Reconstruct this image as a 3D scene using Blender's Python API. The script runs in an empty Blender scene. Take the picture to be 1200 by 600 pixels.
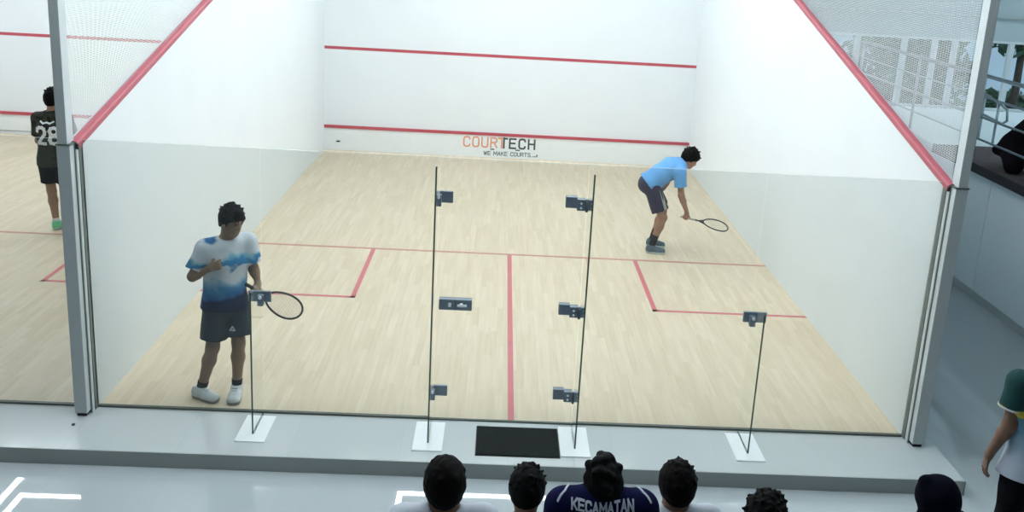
import bpy, bmesh, math, random
import numpy as np
from mathutils import Vector, Matrix
from mathutils.bvhtree import BVHTree

random.seed(7)
rng = np.random.default_rng(7)
SC = bpy.context.scene
COL = SC.collection
W, L = 6.4, 9.75            # squash court width and length
CEIL = 5.7
HALL = -0.12                # hall floor lies one low step under the court floor


# ------------------------------------------------------------------ materials
def nodes_of(name):
    m = bpy.data.materials.new(name)
    m.use_nodes = True
    nt = m.node_tree
    return m, nt, nt.nodes.get('Principled BSDF')


def mat(name, col, rough=0.6, metal=0.0, spec=0.5, var=0.0, scale=8.0, bump=0.0, coat=0.0):
    """plain surface with a faint procedural mottling"""
    m, nt, b = nodes_of(name)
    b.inputs['Roughness'].default_value = rough
    b.inputs['Metallic'].default_value = metal
    b.inputs['Specular IOR Level'].default_value = spec
    b.inputs['Coat Weight'].default_value = coat
    tc = nt.nodes.new('ShaderNodeTexCoord')
    nz = nt.nodes.new('ShaderNodeTexNoise')
    nz.inputs['Scale'].default_value = scale
    nz.inputs['Detail'].default_value = 3
    nt.links.new(tc.outputs['Object'], nz.inputs['Vector'])
    cr = nt.nodes.new('ShaderNodeValToRGB')
    lo = tuple(max(0, c * (1 - var)) for c in col) + (1,)
    hi = tuple(min(1, c * (1 + var)) for c in col) + (1,)
    cr.color_ramp.elements[0].position = 0.3
    cr.color_ramp.elements[1].position = 0.7
    cr.color_ramp.elements[0].color = lo
    cr.color_ramp.elements[1].color = hi
    nt.links.new(nz.outputs['Fac'], cr.inputs['Fac'])
    nt.links.new(cr.outputs['Color'], b.inputs['Base Color'])
    if bump:
        bp = nt.nodes.new('ShaderNodeBump')
        bp.inputs['Strength'].default_value = bump
        bp.inputs['Distance'].default_value = 0.01
        nt.links.new(nz.outputs['Fac'], bp.inputs['Height'])
        nt.links.new(bp.outputs['Normal'], b.inputs['Normal'])
    return m


def emit_mat(name, col, strength):
    m, nt, b = nodes_of(name)
    b.inputs['Base Color'].default_value = (0.9, 0.9, 0.9, 1)
    b.inputs['Emission Color'].default_value = col + (1,)
    b.inputs['Emission Strength'].default_value = strength
    return m


def glass_mat(name, tint, ior=1.45, rough=0.0, haze=0.0):
    """clear sheet glass: tinted straight transmission plus a Fresnel reflection"""
    m, nt, b = nodes_of(name)
    nt.nodes.remove(b)
    out = nt.nodes.get('Material Output')
    tr = nt.nodes.new('ShaderNodeBsdfTransparent')
    tr.inputs['Color'].default_value = tint + (1,)
    gl = nt.nodes.new('ShaderNodeBsdfGlossy')
    gl.inputs['Roughness'].default_value = rough
    gl.inputs['Color'].default_value = (1, 1, 1, 1)
    fr = nt.nodes.new('ShaderNodeFresnel')
    fr.inputs['IOR'].default_value = ior
    mx = nt.nodes.new('ShaderNodeMixShader')
    ge = nt.nodes.new('ShaderNodeNewGeometry')
    inv = nt.nodes.new('ShaderNodeMath')
    inv.operation = 'SUBTRACT'
    inv.inputs[0].default_value = 1.0
    nt.links.new(ge.outputs['Backfacing'], inv.inputs[1])
    fm = nt.nodes.new('ShaderNodeMath')
    fm.operation = 'MULTIPLY'
    nt.links.new(fr.outputs[0], fm.inputs[0])
    nt.links.new(inv.outputs[0], fm.inputs[1])
    nt.links.new(fm.outputs[0], mx.inputs[0])
    nt.links.new(tr.outputs[0], mx.inputs[1])
    nt.links.new(gl.outputs[0], mx.inputs[2])
    last = mx
    if haze:
        df = nt.nodes.new('ShaderNodeBsdfDiffuse')
        df.inputs['Color'].default_value = (0.8, 0.86, 0.86, 1)
        m2 = nt.nodes.new('ShaderNodeMixShader')
        m2.inputs[0].default_value = haze
        nt.links.new(mx.outputs[0], m2.inputs[1])
        nt.links.new(df.outputs[0], m2.inputs[2])
        last = m2
    nt.links.new(last.outputs[0], out.inputs['Surface'])
    return m


def wood_floor_mat():
    m, nt, b = nodes_of('maple_strip_floor')
    tc = nt.nodes.new('ShaderNodeTexCoord')
    sp = nt.nodes.new('ShaderNodeSeparateXYZ')
    cb = nt.nodes.new('ShaderNodeCombineXYZ')
    nt.links.new(tc.outputs['Object'], sp.inputs[0])
    nt.links.new(sp.outputs['Y'], cb.inputs['X'])
    nt.links.new(sp.outputs['X'], cb.inputs['Y'])
    br = nt.nodes.new('ShaderNodeTexBrick')
    br.inputs['Scale'].default_value = 1.0
    br.inputs['Brick Width'].default_value = 0.62
    br.inputs['Row Height'].default_value = 0.062
    br.inputs['Mortar Size'].default_value = 0.0007
    br.inputs['Mortar Smooth'].default_value = 0.2
    br.offset = 0.37
    br.offset_frequency = 3
    br.squash = 0.8
    br.squash_frequency = 2
    br.inputs['Color1'].default_value = WOOD1
    br.inputs['Color2'].default_value = WOOD2
    br.inputs['Mortar'].default_value = WOODM
    nt.links.new(cb.outputs[0], br.inputs['Vector'])
    mp = nt.nodes.new('ShaderNodeMapping')
    mp.inputs['Scale'].default_value = (0.9, 14, 1)
    nt.links.new(cb.outputs[0], mp.inputs['Vector'])
    nz = nt.nodes.new('ShaderNodeTexNoise')
    nz.inputs['Scale'].default_value = 2.2
    nz.inputs['Detail'].default_value = 5
    nt.links.new(mp.outputs[0], nz.inputs['Vector'])
    cr = nt.nodes.new('ShaderNodeValToRGB')
    cr.color_ramp.elements[0].position = 0.3
    cr.color_ramp.elements[1].position = 0.72
    cr.color_ramp.elements[0].color = (0.90, 0.875, 0.84, 1)
    cr.color_ramp.elements[1].color = (1.0, 1.0, 1.0, 1)
    nt.links.new(nz.outputs['Fac'], cr.inputs['Fac'])
    mx = nt.nodes.new('ShaderNodeMix')
    mx.data_type = 'RGBA'
    mx.blend_type = 'MULTIPLY'
    mx.inputs[0].default_value = 1.0
    nt.links.new(br.outputs['Color'], mx.inputs[6])
    nt.links.new(cr.outputs['Color'], mx.inputs[7])
    nt.links.new(mx.outputs[2], b.inputs['Base Color'])
    b.inputs['Roughness'].default_value = 0.38
    b.inputs['Specular IOR Level'].default_value = 0.3
    return m


def tile_mat(name, col, joint, size, rough):
    m, nt, b = nodes_of(name)
    tc = nt.nodes.new('ShaderNodeTexCoord')
    br = nt.nodes.new('ShaderNodeTexBrick')
    br.offset = 0.0
    br.inputs['Scale'].default_value = 1.0
    br.inputs['Brick Width'].default_value = size
    br.inputs['Row Height'].default_value = size
    br.inputs['Mortar Size'].default_value = 0.0015
    br.inputs['Color1'].default_value = col + (1,)
    br.inputs['Color2'].default_value = tuple(c * 0.96 for c in col) + (1,)
    br.inputs['Mortar'].default_value = joint + (1,)
    nt.links.new(tc.outputs['Object'], br.inputs['Vector'])
    nt.links.new(br.outputs['Color'], b.inputs['Base Color'])
    b.inputs['Roughness'].default_value = rough
    b.inputs['Specular IOR Level'].default_value = 0.55
    return m


def ramp_mat(name, stops, axis='Z', lo=0.0, hi=1.0, noise=0.1, nscale=6.0, rough=0.8, extra=None):
    """printed cloth: colour bands along an axis of the garment, broken up by noise"""
    m, nt, b = nodes_of(name)
    tc = nt.nodes.new('ShaderNodeTexCoord')
    sp = nt.nodes.new('ShaderNodeSeparateXYZ')
    nt.links.new(tc.outputs['Object'], sp.inputs[0])
    mr = nt.nodes.new('ShaderNodeMapRange')
    mr.inputs['From Min'].default_value = lo
    mr.inputs['From Max'].default_value = hi
    nt.links.new(sp.outputs[axis], mr.inputs['Value'])
    nz = nt.nodes.new('ShaderNodeTexNoise')
    nz.inputs['Scale'].default_value = nscale
    nz.inputs['Detail'].default_value = 2.5
    nt.links.new(tc.outputs['Object'], nz.inputs['Vector'])
    ma = nt.nodes.new('ShaderNodeMath')
    ma.operation = 'MULTIPLY_ADD'
    nt.links.new(nz.outputs['Fac'], ma.inputs[0])
    ma.inputs[1].default_value = noise * 2
    ma.inputs[2].default_value = -noise
    ad = nt.nodes.new('ShaderNodeMath')
    ad.operation = 'ADD'
    nt.links.new(mr.outputs[0], ad.inputs[0])
    nt.links.new(ma.outputs[0], ad.inputs[1])
    cr = nt.nodes.new('ShaderNodeValToRGB')
    el = cr.color_ramp.elements
    while len(el) > 1:
        el.remove(el[-1])
    el[0].position, el[0].color = stops[0][0], stops[0][1] + (1,)
    for p, c in stops[1:]:
        e = el.new(p)
        e.color = c + (1,)
    nt.links.new(ad.outputs[0], cr.inputs['Fac'])
    last = cr.outputs['Color']
    if extra:
        # soft-edged printed patches: (centre, radius, colour)
        for c, r, colr in extra:
            vs = nt.nodes.new('ShaderNodeVectorMath')
            vs.operation = 'DISTANCE'
            nt.links.new(tc.outputs['Object'], vs.inputs[0])
            vs.inputs[1].default_value = c
            a2 = nt.nodes.new('ShaderNodeMath')
            a2.operation = 'MULTIPLY_ADD'
            nt.links.new(nz.outputs['Fac'], a2.inputs[0])
            a2.inputs[1].default_value = 0.16
            nt.links.new(vs.outputs['Value'], a2.inputs[2])
            m3 = nt.nodes.new('ShaderNodeMapRange')
            m3.inputs['From Min'].default_value = r + 0.07
            m3.inputs['From Max'].default_value = r + 0.09
            m3.inputs['To Min'].default_value = 1
            m3.inputs['To Max'].default_value = 0
            nt.links.new(a2.outputs[0], m3.inputs['Value'])
            mx = nt.nodes.new('ShaderNodeMix')
            mx.data_type = 'RGBA'
            nt.links.new(m3.outputs[0], mx.inputs[0])
            nt.links.new(last, mx.inputs[6])
            mx.inputs[7].default_value = colr + (1,)
            last = mx.outputs[2]
    nt.links.new(last, b.inputs['Base Color'])
    b.inputs['Roughness'].default_value = rough
    b.inputs['Specular IOR Level'].default_value = 0.2
    return m


WOOD1 = (0.815, 0.695, 0.53, 1)
WOOD2 = (0.725, 0.605, 0.44, 1)
WOODM = (0.66, 0.54, 0.385, 1)
LED = 47.0
M = {}
M['wall'] = mat('white_court_plaster', (0.79, 0.835, 0.86), 0.55, spec=0.3, var=0.012, scale=1.5)
M['tin'] = mat('white_tin_board', (0.80, 0.84, 0.85), 0.45, var=0.01)
M['hallwall'] = mat('hall_wall_shade_grey', (0.46, 0.53, 0.56), 0.7, var=0.02, scale=1)  # likely white walls in dim light; the dimness is put into the grey
M['rearwall'] = mat('rear_hall_paint', (0.22, 0.25, 0.27), 0.8, var=0.02, scale=1)
M['panel'] = mat('balcony_panel_white', (0.80, 0.87, 0.90), 0.5, var=0.015, scale=1)
M['ceiling'] = mat('ceiling_white', (0.70, 0.73, 0.74), 0.8, var=0.01, scale=1)
M['wood'] = wood_floor_mat()
M['tile'] = tile_mat('glossy_hall_tile', (0.47, 0.52, 0.545), (0.43, 0.47, 0.49), 0.8, 0.018)
M['step'] = tile_mat('glossy_step_tile', (0.52, 0.56, 0.57), (0.45, 0.48, 0.5), 0.8, 0.12)
M['riser'] = mat('grey_step_riser', (0.30, 0.33, 0.32), 0.4, var=0.05, scale=3)
M['red'] = mat('court_line_red', (0.46, 0.07, 0.095), 0.5, var=0.04)
M['shortline'] = mat('short_line_brown_red', (0.55, 0.25, 0.19), 0.5, var=0.05)
M['redfloor'] = mat('floor_line_red', (0.62, 0.15, 0.17), 0.45, var=0.05)
M['redcap'] = mat('out_line_channel_red', (0.44, 0.095, 0.125), 0.45, var=0.05)
M['black'] = mat('black_rubber', (0.012, 0.013, 0.014), 0.6, var=0.1)
M['mat'] = mat('door_mat_rubber', (0.009, 0.012, 0.012), 0.9, spec=0.2, var=0.35, scale=120, bump=0.6)
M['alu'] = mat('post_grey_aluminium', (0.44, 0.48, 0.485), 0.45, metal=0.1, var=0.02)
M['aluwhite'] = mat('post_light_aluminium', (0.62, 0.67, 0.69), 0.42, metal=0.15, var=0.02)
M['steel'] = mat('brushed_steel', (0.17, 0.215, 0.265), 0.4, metal=0.3, var=0.06, scale=30)
M['steeldark'] = mat('dark_steel', (0.10, 0.12, 0.14), 0.4, metal=0.6, var=0.06)
M['rail'] = mat('stainless_rail', (0.30, 0.36, 0.38), 0.3, metal=0.8, var=0.05)
M['plate'] = mat('white_base_plate', (0.86, 0.89, 0.91), 0.3, var=0.01)
M['glass'] = glass_mat('court_glass', (0.905, 0.918, 0.908), 1.36, haze=0.02)
M['fin'] = glass_mat('fin_glass', (0.985, 0.995, 0.988), 1.15)
M['edge'] = mat('glass_green_edge', (0.055, 0.10, 0.075), 0.25, var=0.05)
M['bead'] = mat('glazing_gasket', (0.14, 0.17, 0.16), 0.5)
M['topedge'] = mat('glass_polished_edge', (0.50, 0.57, 0.55), 0.25, var=0.03)
M['winglass'] = glass_mat('window_glass', (0.93, 0.97, 0.97), 1.3)
M['channel'] = mat('floor_channel', (0.09, 0.105, 0.09), 0.5, var=0.05)
M['net'] = mat('white_net_cord', (0.74, 0.79, 0.81), 0.7, var=0.02)
M['brown'] = mat('brown_carpet', (0.085, 0.065, 0.068), 0.9, var=0.15, scale=60)
M['darkedge'] = mat('dark_nosing', (0.012, 0.010, 0.012), 0.6)
M['led'] = emit_mat('led_strip', (0.87, 0.955, 1.0), LED)
M['ledside'] = emit_mat('led_side_court_strip', (0.87, 0.94, 1.0), LED * 0.66)
M['ledhallfill'] = emit_mat('led_hall_fill', (0.87, 0.96, 1.0), LED * 0.60)  # emission of the fill lights added over the hall
M['ledcoolfill'] = emit_mat('led_cool_fill', (0.72, 0.93, 1.0), LED * 0.46)  # cool emission of the fill lights added over the balcony
M['spot'] = emit_mat('downlight_lens', (0.95, 0.98, 1.0), LED)
M['fixture'] = mat('fixture_white', (0.7, 0.72, 0.73), 0.5)
M['frame'] = mat('window_frame_white', (0.62, 0.67, 0.69), 0.5, var=0.01)
M['orange'] = mat('logo_orange', (0.70, 0.31, 0.19), 0.5)
M['ink'] = mat('logo_dark_grey', (0.045, 0.058, 0.075), 0.5)
M['inklight'] = mat('logo_small_grey', (0.13, 0.17, 0.19), 0.5)
M['leaf'] = mat('leaf_green', (0.03, 0.085, 0.035), 0.6, var=0.5, scale=3)
M['leafpale'] = mat('leaf_pale_green', (0.10, 0.19, 0.08), 0.6, var=0.4, scale=3)
M['bark'] = mat('bark', (0.07, 0.05, 0.035), 0.9, var=0.3)
M['yard'] = mat('yard_concrete', (0.42, 0.48, 0.52), 0.9, var=0.05, scale=1)
M['yardwall'] = mat('yard_wall_paint', (0.50, 0.60, 0.66), 0.9, var=0.05, scale=1)
M['skin1'] = mat('skin_tan', (0.29, 0.175, 0.115), 0.55, spec=0.35, var=0.06)
M['skin2'] = mat('skin_brown', (0.32, 0.18, 0.118), 0.55, spec=0.35, var=0.06)
M['skin3'] = mat('skin_deep', (0.20, 0.11, 0.075), 0.55, spec=0.35, var=0.06)
M['hair'] = mat('black_hair', (0.004, 0.0038, 0.004), 0.75, spec=0.10, var=0.4, scale=60, bump=0.4)
M['hair2'] = mat('brownblack_hair', (0.0055, 0.0042, 0.0042), 0.75, spec=0.10, var=0.4, scale=60, bump=0.4)
M['eye'] = mat('eye_dark', (0.015, 0.011, 0.01), 0.2)
M['lip'] = mat('lip_brown', (0.20, 0.085, 0.07), 0.5)
M['shoewhite'] = mat('shoe_white', (0.74, 0.79, 0.81), 0.6, var=0.04)
M['solegrey'] = mat('sole_grey', (0.30, 0.31, 0.32), 0.7)
M['shoegrey'] = mat('shoe_slate', (0.08, 0.12, 0.15), 0.6, var=0.25, scale=25)
M['solepale'] = mat('sole_pale', (0.55, 0.66, 0.66), 0.6)
M['shoegreen'] = mat('shoe_mint_green', (0.18, 0.62, 0.33), 0.6, var=0.1)
M['sockblack'] = mat('sock_black', (0.02, 0.018, 0.022), 0.9, var=0.1)
M['sockwhite'] = mat('sock_white', (0.7, 0.72, 0.72), 0.9, var=0.05)
M['shorts1'] = mat('shorts_slate', (0.026, 0.036, 0.052), 0.85, var=0.12, scale=10)
M['shorts2'] = mat('shorts_navy_purple', (0.030, 0.026, 0.060), 0.85, var=0.12, scale=10)
M['stripe'] = mat('stripe_pale', (0.42, 0.44, 0.36), 0.8)
M['blacktrouser'] = mat('trouser_black', (0.0045, 0.0045, 0.006), 0.95, spec=0.1, var=0.15)
M['bluetee'] = mat('tee_sky_blue', (0.135, 0.36, 0.70), 0.85, var=0.05, scale=5)
M['whitetee'] = mat('tee_white', (0.55, 0.59, 0.66), 0.85, var=0.05, scale=5)
M['greytee'] = mat('tee_grey', (0.10, 0.11, 0.13), 0.85, var=0.05, scale=5)
M['blacktee'] = mat('tee_black', (0.006, 0.006, 0.007), 0.95, spec=0.1, var=0.1, scale=5)
M['navy'] = mat('jersey_navy', (0.007, 0.007, 0.045), 0.95, spec=0.1, var=0.08, scale=5)
M['piping'] = mat('jersey_piping', (0.55, 0.58, 0.68), 0.8)
M['hijab'] = mat('hijab_navy', (0.0035, 0.004, 0.011), 0.95, spec=0.1, var=0.2, scale=5)
M['hood'] = mat('dark_maroon_cloth', (0.009, 0.006, 0.009), 0.95, spec=0.1, var=0.2, scale=5)
M['racketdark'] = mat('racket_black', (0.02, 0.02, 0.022), 0.35, var=0.1)
M['racketpale'] = mat('racket_white_band', (0.6, 0.62, 0.62), 0.4)
M['string'] = mat('racket_string', (0.62, 0.60, 0.52), 0.5)
M['grip'] = mat('racket_grip', (0.05, 0.05, 0.055), 0.8)
M['griplight'] = mat('racket_grip_pale', (0.55, 0.50, 0.46), 0.8)


# ------------------------------------------------------------------ mesh helpers
class MB:
    """collects shapes that become ONE mesh object"""

    def __init__(self):
        self.v, self.f, self.mi = [], [], []

    def add(self, verts, faces, mi=0):
        o = len(self.v)
        self.v += [tuple(p) for p in verts]
        self.f += [tuple(i + o for i in f) for f in faces]
        self.mi += ([mi] * len(faces)) if isinstance(mi, int) else list(mi)

    def box(self, x0, x1, y0, y1, z0, z1, mi=0):
        v = [(x0, y0, z0), (x1, y0, z0), (x1, y1, z0), (x0, y1, z0), (x0, y0, z1), (x1, y0, z1), (x1, y1, z1), (x0, y1, z1)]
        # face order: bottom, top, front(-y), right(+x), back(+y), left(-x)
        f = [(0, 3, 2, 1), (4, 5, 6, 7), (0, 1, 5, 4), (1, 2, 6, 5), (2, 3, 7, 6), (3, 0, 4, 7)]
        self.add(v, f, mi)
        return self

    def prism(self, poly, axis, a0, a1, mi=0):
        """polygon in the two remaining axes, extruded along `axis`"""
        n = len(poly)

        def P(u, w, a):
            return {'x': (a, u, w), 'y': (u, a, w), 'z': (u, w, a)}[axis]
        v = [P(u, w, a0) for u, w in poly] + [P(u, w, a1) for u, w in poly]
        f = [tuple(range(n))[::-1], tuple(range(n, 2 * n))]
        f += [(i, (i + 1) % n, n + (i + 1) % n, n + i) for i in range(n)]
        self.add(v, f, mi)
        return self

    def tube(self, pts, r, seg=10, mi=0, closed=False, caps=True, squash=None):
        pts = [Vector(p) for p in pts]
        n = len(pts)
        rr = r if hasattr(r, '__len__') else [r] * n
        up = Vector((0, 0, 1))
        rings = []
        prev = None
        for i, p in enumerate(pts):
            a = pts[(i - 1) % n] if (closed or i > 0) else p
            b = pts[(i + 1) % n] if (closed or i < n - 1) else p
            t = (b - a).normalized()
            ref = prev if prev is not None else (up if abs(t.dot(up)) < 0.95 else Vector((1, 0, 0)))
            u = (ref - t * ref.dot(t)).normalized()
            w = t.cross(u)
            prev = u
            rings.append([p + (u * math.cos(2 * math.pi * k / seg) + w * math.sin(2 * math.pi * k / seg)) * rr[i] for k in range(seg)])
        v = [q for ring in rings for q in ring]
        f = []
        for i in range(n if closed else n - 1):
            j = (i + 1) % n
            for k in range(seg):
                k2 = (k + 1) % seg
                f.append((i * seg + k, i * seg + k2, j * seg + k2, j * seg + k))
        if caps and not closed:
            f.append(tuple(range(seg))[::-1])
            f.append(tuple((n - 1) * seg + k for k in range(seg)))
        self.add(v, f, mi)
        return self

    def build(self, name, mats, parent=None, smooth=False, bevel=0.0):
        me = bpy.data.meshes.new(name)
        me.from_pydata(self.v, [], self.f)
        if not isinstance(mats, (list, tuple)):
            mats = [mats]
        for m in mats:
            me.materials.append(m)
        me.polygons.foreach_set('material_index', self.mi)
        me.polygons.foreach_set('use_smooth', [smooth] * len(self.f))
        bm = bmesh.new()
        bm.from_mesh(me)
        bmesh.ops.recalc_face_normals(bm, faces=bm.faces)
        bm.to_mesh(me)
        bm.free()
        o = bpy.data.objects.new(name, me)
        COL.objects.link(o)
        if parent is not None:
            o.parent = parent
        if bevel:
            b = o.modifiers.new('bevel', 'BEVEL')
            b.width = bevel
            b.segments = 2
            b.limit_method = 'ANGLE'
        return o


def tag(o, label=None, cat=None, group=None, kind=None):
    if label:
        o['label'] = label
    if cat:
        o['category'] = cat
    if group:
        o['group'] = group
    if kind:
        o['kind'] = kind
    return o


def thing(name, label, cat, loc=(0, 0, 0), group=None):
    o = bpy.data.objects.new(name, None)
    COL.objects.link(o)
    o.location = loc
    o.empty_display_size = 0.1
    return tag(o, label, cat, group)


def struct(o, label=None, cat=None):
    o['kind'] = 'structure'
    return tag(o, label, cat)


# ------------------------------------------------------------------ implicit surfaces
def V(*a):
    return np.array(a, dtype=np.float32)


def unit(a):
    a = np.asarray(a, dtype=np.float32)
    return a / (np.linalg.norm(a) + 1e-9)


def cap(a, b, r1, r2=None, flat=(0, 0)):
    a, b = V(*a), V(*b)
    r2 = r1 if r2 is None else r2
    ab = b - a
    l2 = float(ab @ ab) + 1e-12
    ln = math.sqrt(l2)

    def f(P):
        pa = P - a
        t0 = (pa @ ab) / l2
        t = np.clip(t0, 0, 1)
        d = np.linalg.norm(pa - t[:, None] * ab, axis=1) - (r1 + (r2 - r1) * t)
        if flat[0]:
            d = np.maximum(d, -t0 * ln)
        if flat[1]:
            d = np.maximum(d, (t0 - 1) * ln)
        return d
    return f


def ecap(a, b, side, r1, r2, flat=(0, 0)):
    """limb with an elliptical section: rx along `side`, ry across it"""
    a, b = V(*a), V(*b)
    ab = b - a
    l2 = float(ab @ ab) + 1e-12
    ln = math.sqrt(l2)
    ax = ab / ln
    s = unit(np.asarray(side) - ax * (np.asarray(side) @ ax))

    def f(P):
        pa = P - a
        t0 = (pa @ ab) / l2
        t = np.clip(t0, 0, 1)
        o = pa - t[:, None] * ab
        u = o @ s
        w = np.sqrt(np.maximum((o * o).sum(1) - u * u, 0))
        rx = r1[0] + (r2[0] - r1[0]) * t
        ry = r1[1] + (r2[1] - r1[1]) * t
        d = (np.sqrt((u / rx) ** 2 + (w / ry) ** 2) - 1) * np.minimum(rx, ry)
        if flat[0]:
            d = np.maximum(d, -t0 * ln)
        if flat[1]:
            d = np.maximum(d, (t0 - 1) * ln)
        return d
    return f


def ell(c, axes, r):
    """ellipsoid: axes = three unit vectors, r = three radii"""
    c = V(*c)
    A = np.stack([unit(x) for x in axes]).astype(np.float32)
    r = np.asarray(r, dtype=np.float32)

    def f(P):
        q = (P - c) @ A.T
        k0 = np.linalg.norm(q / r, axis=1)
        k1 = np.linalg.norm(q / (r * r), axis=1) + 1e-9
        return np.where(k0 < 0.05, -r.min(), k0 * (k0 - 1) / k1)
    return f


def smin(a, b, k):
    if k <= 0:
        return np.minimum(a, b)
    h = np.maximum(k - np.abs(a - b), 0) / k
    return np.minimum(a, b) - h * h * k * 0.25


def union(items, k=0.03):
    def f(P):
        d = None
        for it in items:
            g, kk = it if isinstance(it, tuple) else (it, k)
            e = g(P)
            d = e if d is None else smin(d, e, kk)
        return d
    return f


def cut(f, planes=(), holes=()):
    """keep the side of each plane its normal points away from; carve out the holes"""
    pl = [(V(*p), unit(n)) for p, n in planes]

    def g(P):
        d = f(P)
        for p, n in pl:
            d = np.maximum(d, (P - p) @ n)
        for h in holes:
            d = np.maximum(d, -h(P))
        return d
    return g


def wrinkle(f, amp, freq, seed=0):
    r = np.random.default_rng(seed)
    dirs = [unit(r.normal(size=3)) * freq * s for s in (0.6, 0.9, 1.3, 1.8)]
    ph = r.uniform(0, 6.28, 4)

    def g(P):
        d = f(P)
        n = 0
        for q, p_ in zip(dirs, ph):
            n = n + np.sin(P @ q.astype(np.float32) + p_)
        return d + amp * n * 0.5
    return g


def sdf_mesh(f, lo, hi, h):
    """surface nets over the blocks that straddle the surface"""
    lo = np.asarray(lo, dtype=np.float32)
    B = 10
    nb = np.ceil((np.asarray(hi) - lo) / (h * B)).astype(int)
    n = nb * B
    D = np.full(tuple(n), 1.0, dtype=np.float32)
    gi = np.stack(np.meshgrid(*[np.arange(k) for k in nb], indexing='ij'), -1).reshape(-1, 3)
    cen = (lo + (gi * B + (B - 1) / 2) * h).astype(np.float32)
    dc = f(cen)
    lim = B * h * 0.87 * 1.25 + 0.012
    loc = np.stack(np.meshgrid(*[np.arange(B)] * 3, indexing='ij'), -1).reshape(-1, 3)
    act = np.where(np.abs(dc) < lim)[0]
    for i in np.where(dc <= -lim)[0]:
        a = gi[i] * B
        D[a[0]:a[0] + B, a[1]:a[1] + B, a[2]:a[2] + B] = -1
    for s in range(0, len(act), 60):
        ch = act[s:s + 60]
        idx = (gi[ch][:, None, :] * B + loc[None]).reshape(-1, 3)
        P = (lo + idx * h).astype(np.float32)
        D[idx[:, 0], idx[:, 1], idx[:, 2]] = f(P)
    D[0], D[-1], D[:, 0], D[:, -1], D[:, :, 0], D[:, :, -1] = 1, 1, 1, 1, 1, 1
    I = D < 0
    m = n - 1
    cnt = np.zeros(tuple(m), np.int8)
    for c in range(8):
        o = [(c >> k) & 1 for k in range(3)]
        cnt += I[o[0]:o[0] + m[0], o[1]:o[1] + m[1], o[2]:o[2] + m[2]]
    cells = np.argwhere((cnt > 0) & (cnt < 8))
    vid = np.full(tuple(m), -1, np.int64)
    vid[cells[:, 0], cells[:, 1], cells[:, 2]] = np.arange(len(cells))
    acc = np.zeros((len(cells), 3), np.float32)
    num = np.zeros(len(cells), np.float32)
    for ax in range(3):
        for a in (0, 1):
            for b in (0, 1):
                o0 = [0, 0, 0]
                oth = [k for k in range(3) if k != ax]
                o0[oth[0]], o0[oth[1]] = a, b
                o1 = list(o0)
                o1[ax] = 1
                d0 = D[cells[:, 0] + o0[0], cells[:, 1] + o0[1], cells[:, 2] + o0[2]]
                d1 = D[cells[:, 0] + o1[0], cells[:, 1] + o1[1], cells[:, 2] + o1[2]]
                x = (d0 < 0) != (d1 < 0)
                t = np.where(x, d0 / np.where(x, d0 - d1, 1), 0)
                p = np.tile(np.array(o0, np.float32), (len(cells), 1))
                p[:, ax] = t
                acc += p * x[:, None]
                num += x
    verts = lo + (cells + acc / num[:, None]) * h
    faces = []
    for ax in range(3):
        sl0 = [slice(1, None)] * 3
        sl1 = [slice(1, None)] * 3
        sl0[ax] = slice(0, -1)
        A, Bq = I[tuple(sl0)], I[tuple(sl1)]
        e = np.argwhere(A != Bq)
        if not len(e):
            continue
        base = e + 1
        base[:, ax] -= 1
        s = A[e[:, 0], e[:, 1], e[:, 2]]
        oth = [(ax + 1) % 3, (ax + 2) % 3]
        q = []
        for a, b in ((0, 0), (1, 0), (1, 1), (0, 1)):
            c = base.copy()
            c[:, oth[0]] -= 1 - a
            c[:, oth[1]] -= 1 - b
            ok = ((c >= 0) & (c < m)).all(1)
            c = np.clip(c, 0, m - 1)
            q.append(np.where(ok, vid[c[:, 0], c[:, 1], c[:, 2]], -1))
        q = np.stack(q, 1)
        q[~s] = q[~s][:, ::-1]
        faces.append(q[(q >= 0).all(1)])
    faces = np.concatenate(faces)
    return verts.astype(np.float64), faces


def np_mesh(name, verts, faces, mats, parent=None, mi=None):
    me = bpy.data.meshes.new(name)
    me.vertices.add(len(verts))
    me.vertices.foreach_set('co', verts.astype(np.float32).ravel())
    k = faces.shape[1]
    me.loops.add(faces.size)
    me.polygons.add(len(faces))
    me.loops.foreach_set('vertex_index', faces.ravel().astype(np.int32))
    me.polygons.foreach_set('loop_start', np.arange(0, faces.size, k, dtype=np.int32))
    if not isinstance(mats, (list, tuple)):
        mats = [mats]
    for m in mats:
        me.materials.append(m)
    me.polygons.foreach_set('use_smooth', np.ones(len(faces), dtype=bool))
    if mi is not None:
        me.polygons.foreach_set('material_index', mi.astype(np.int32))
    me.update(calc_edges=True)
    me.validate()
    o = bpy.data.objects.new(name, me)
    COL.objects.link(o)
    if parent is not None:
        o.parent = parent
    return o


def sdf_obj(name, f, lo, hi, h, mats, parent=None, mi_fn=None):
    v, q = sdf_mesh(f, lo, hi, h)
    mi = None
    if mi_fn is not None:
        mi = mi_fn(v[q].mean(1))
    return np_mesh(name, v, q, mats, parent, mi)


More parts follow.
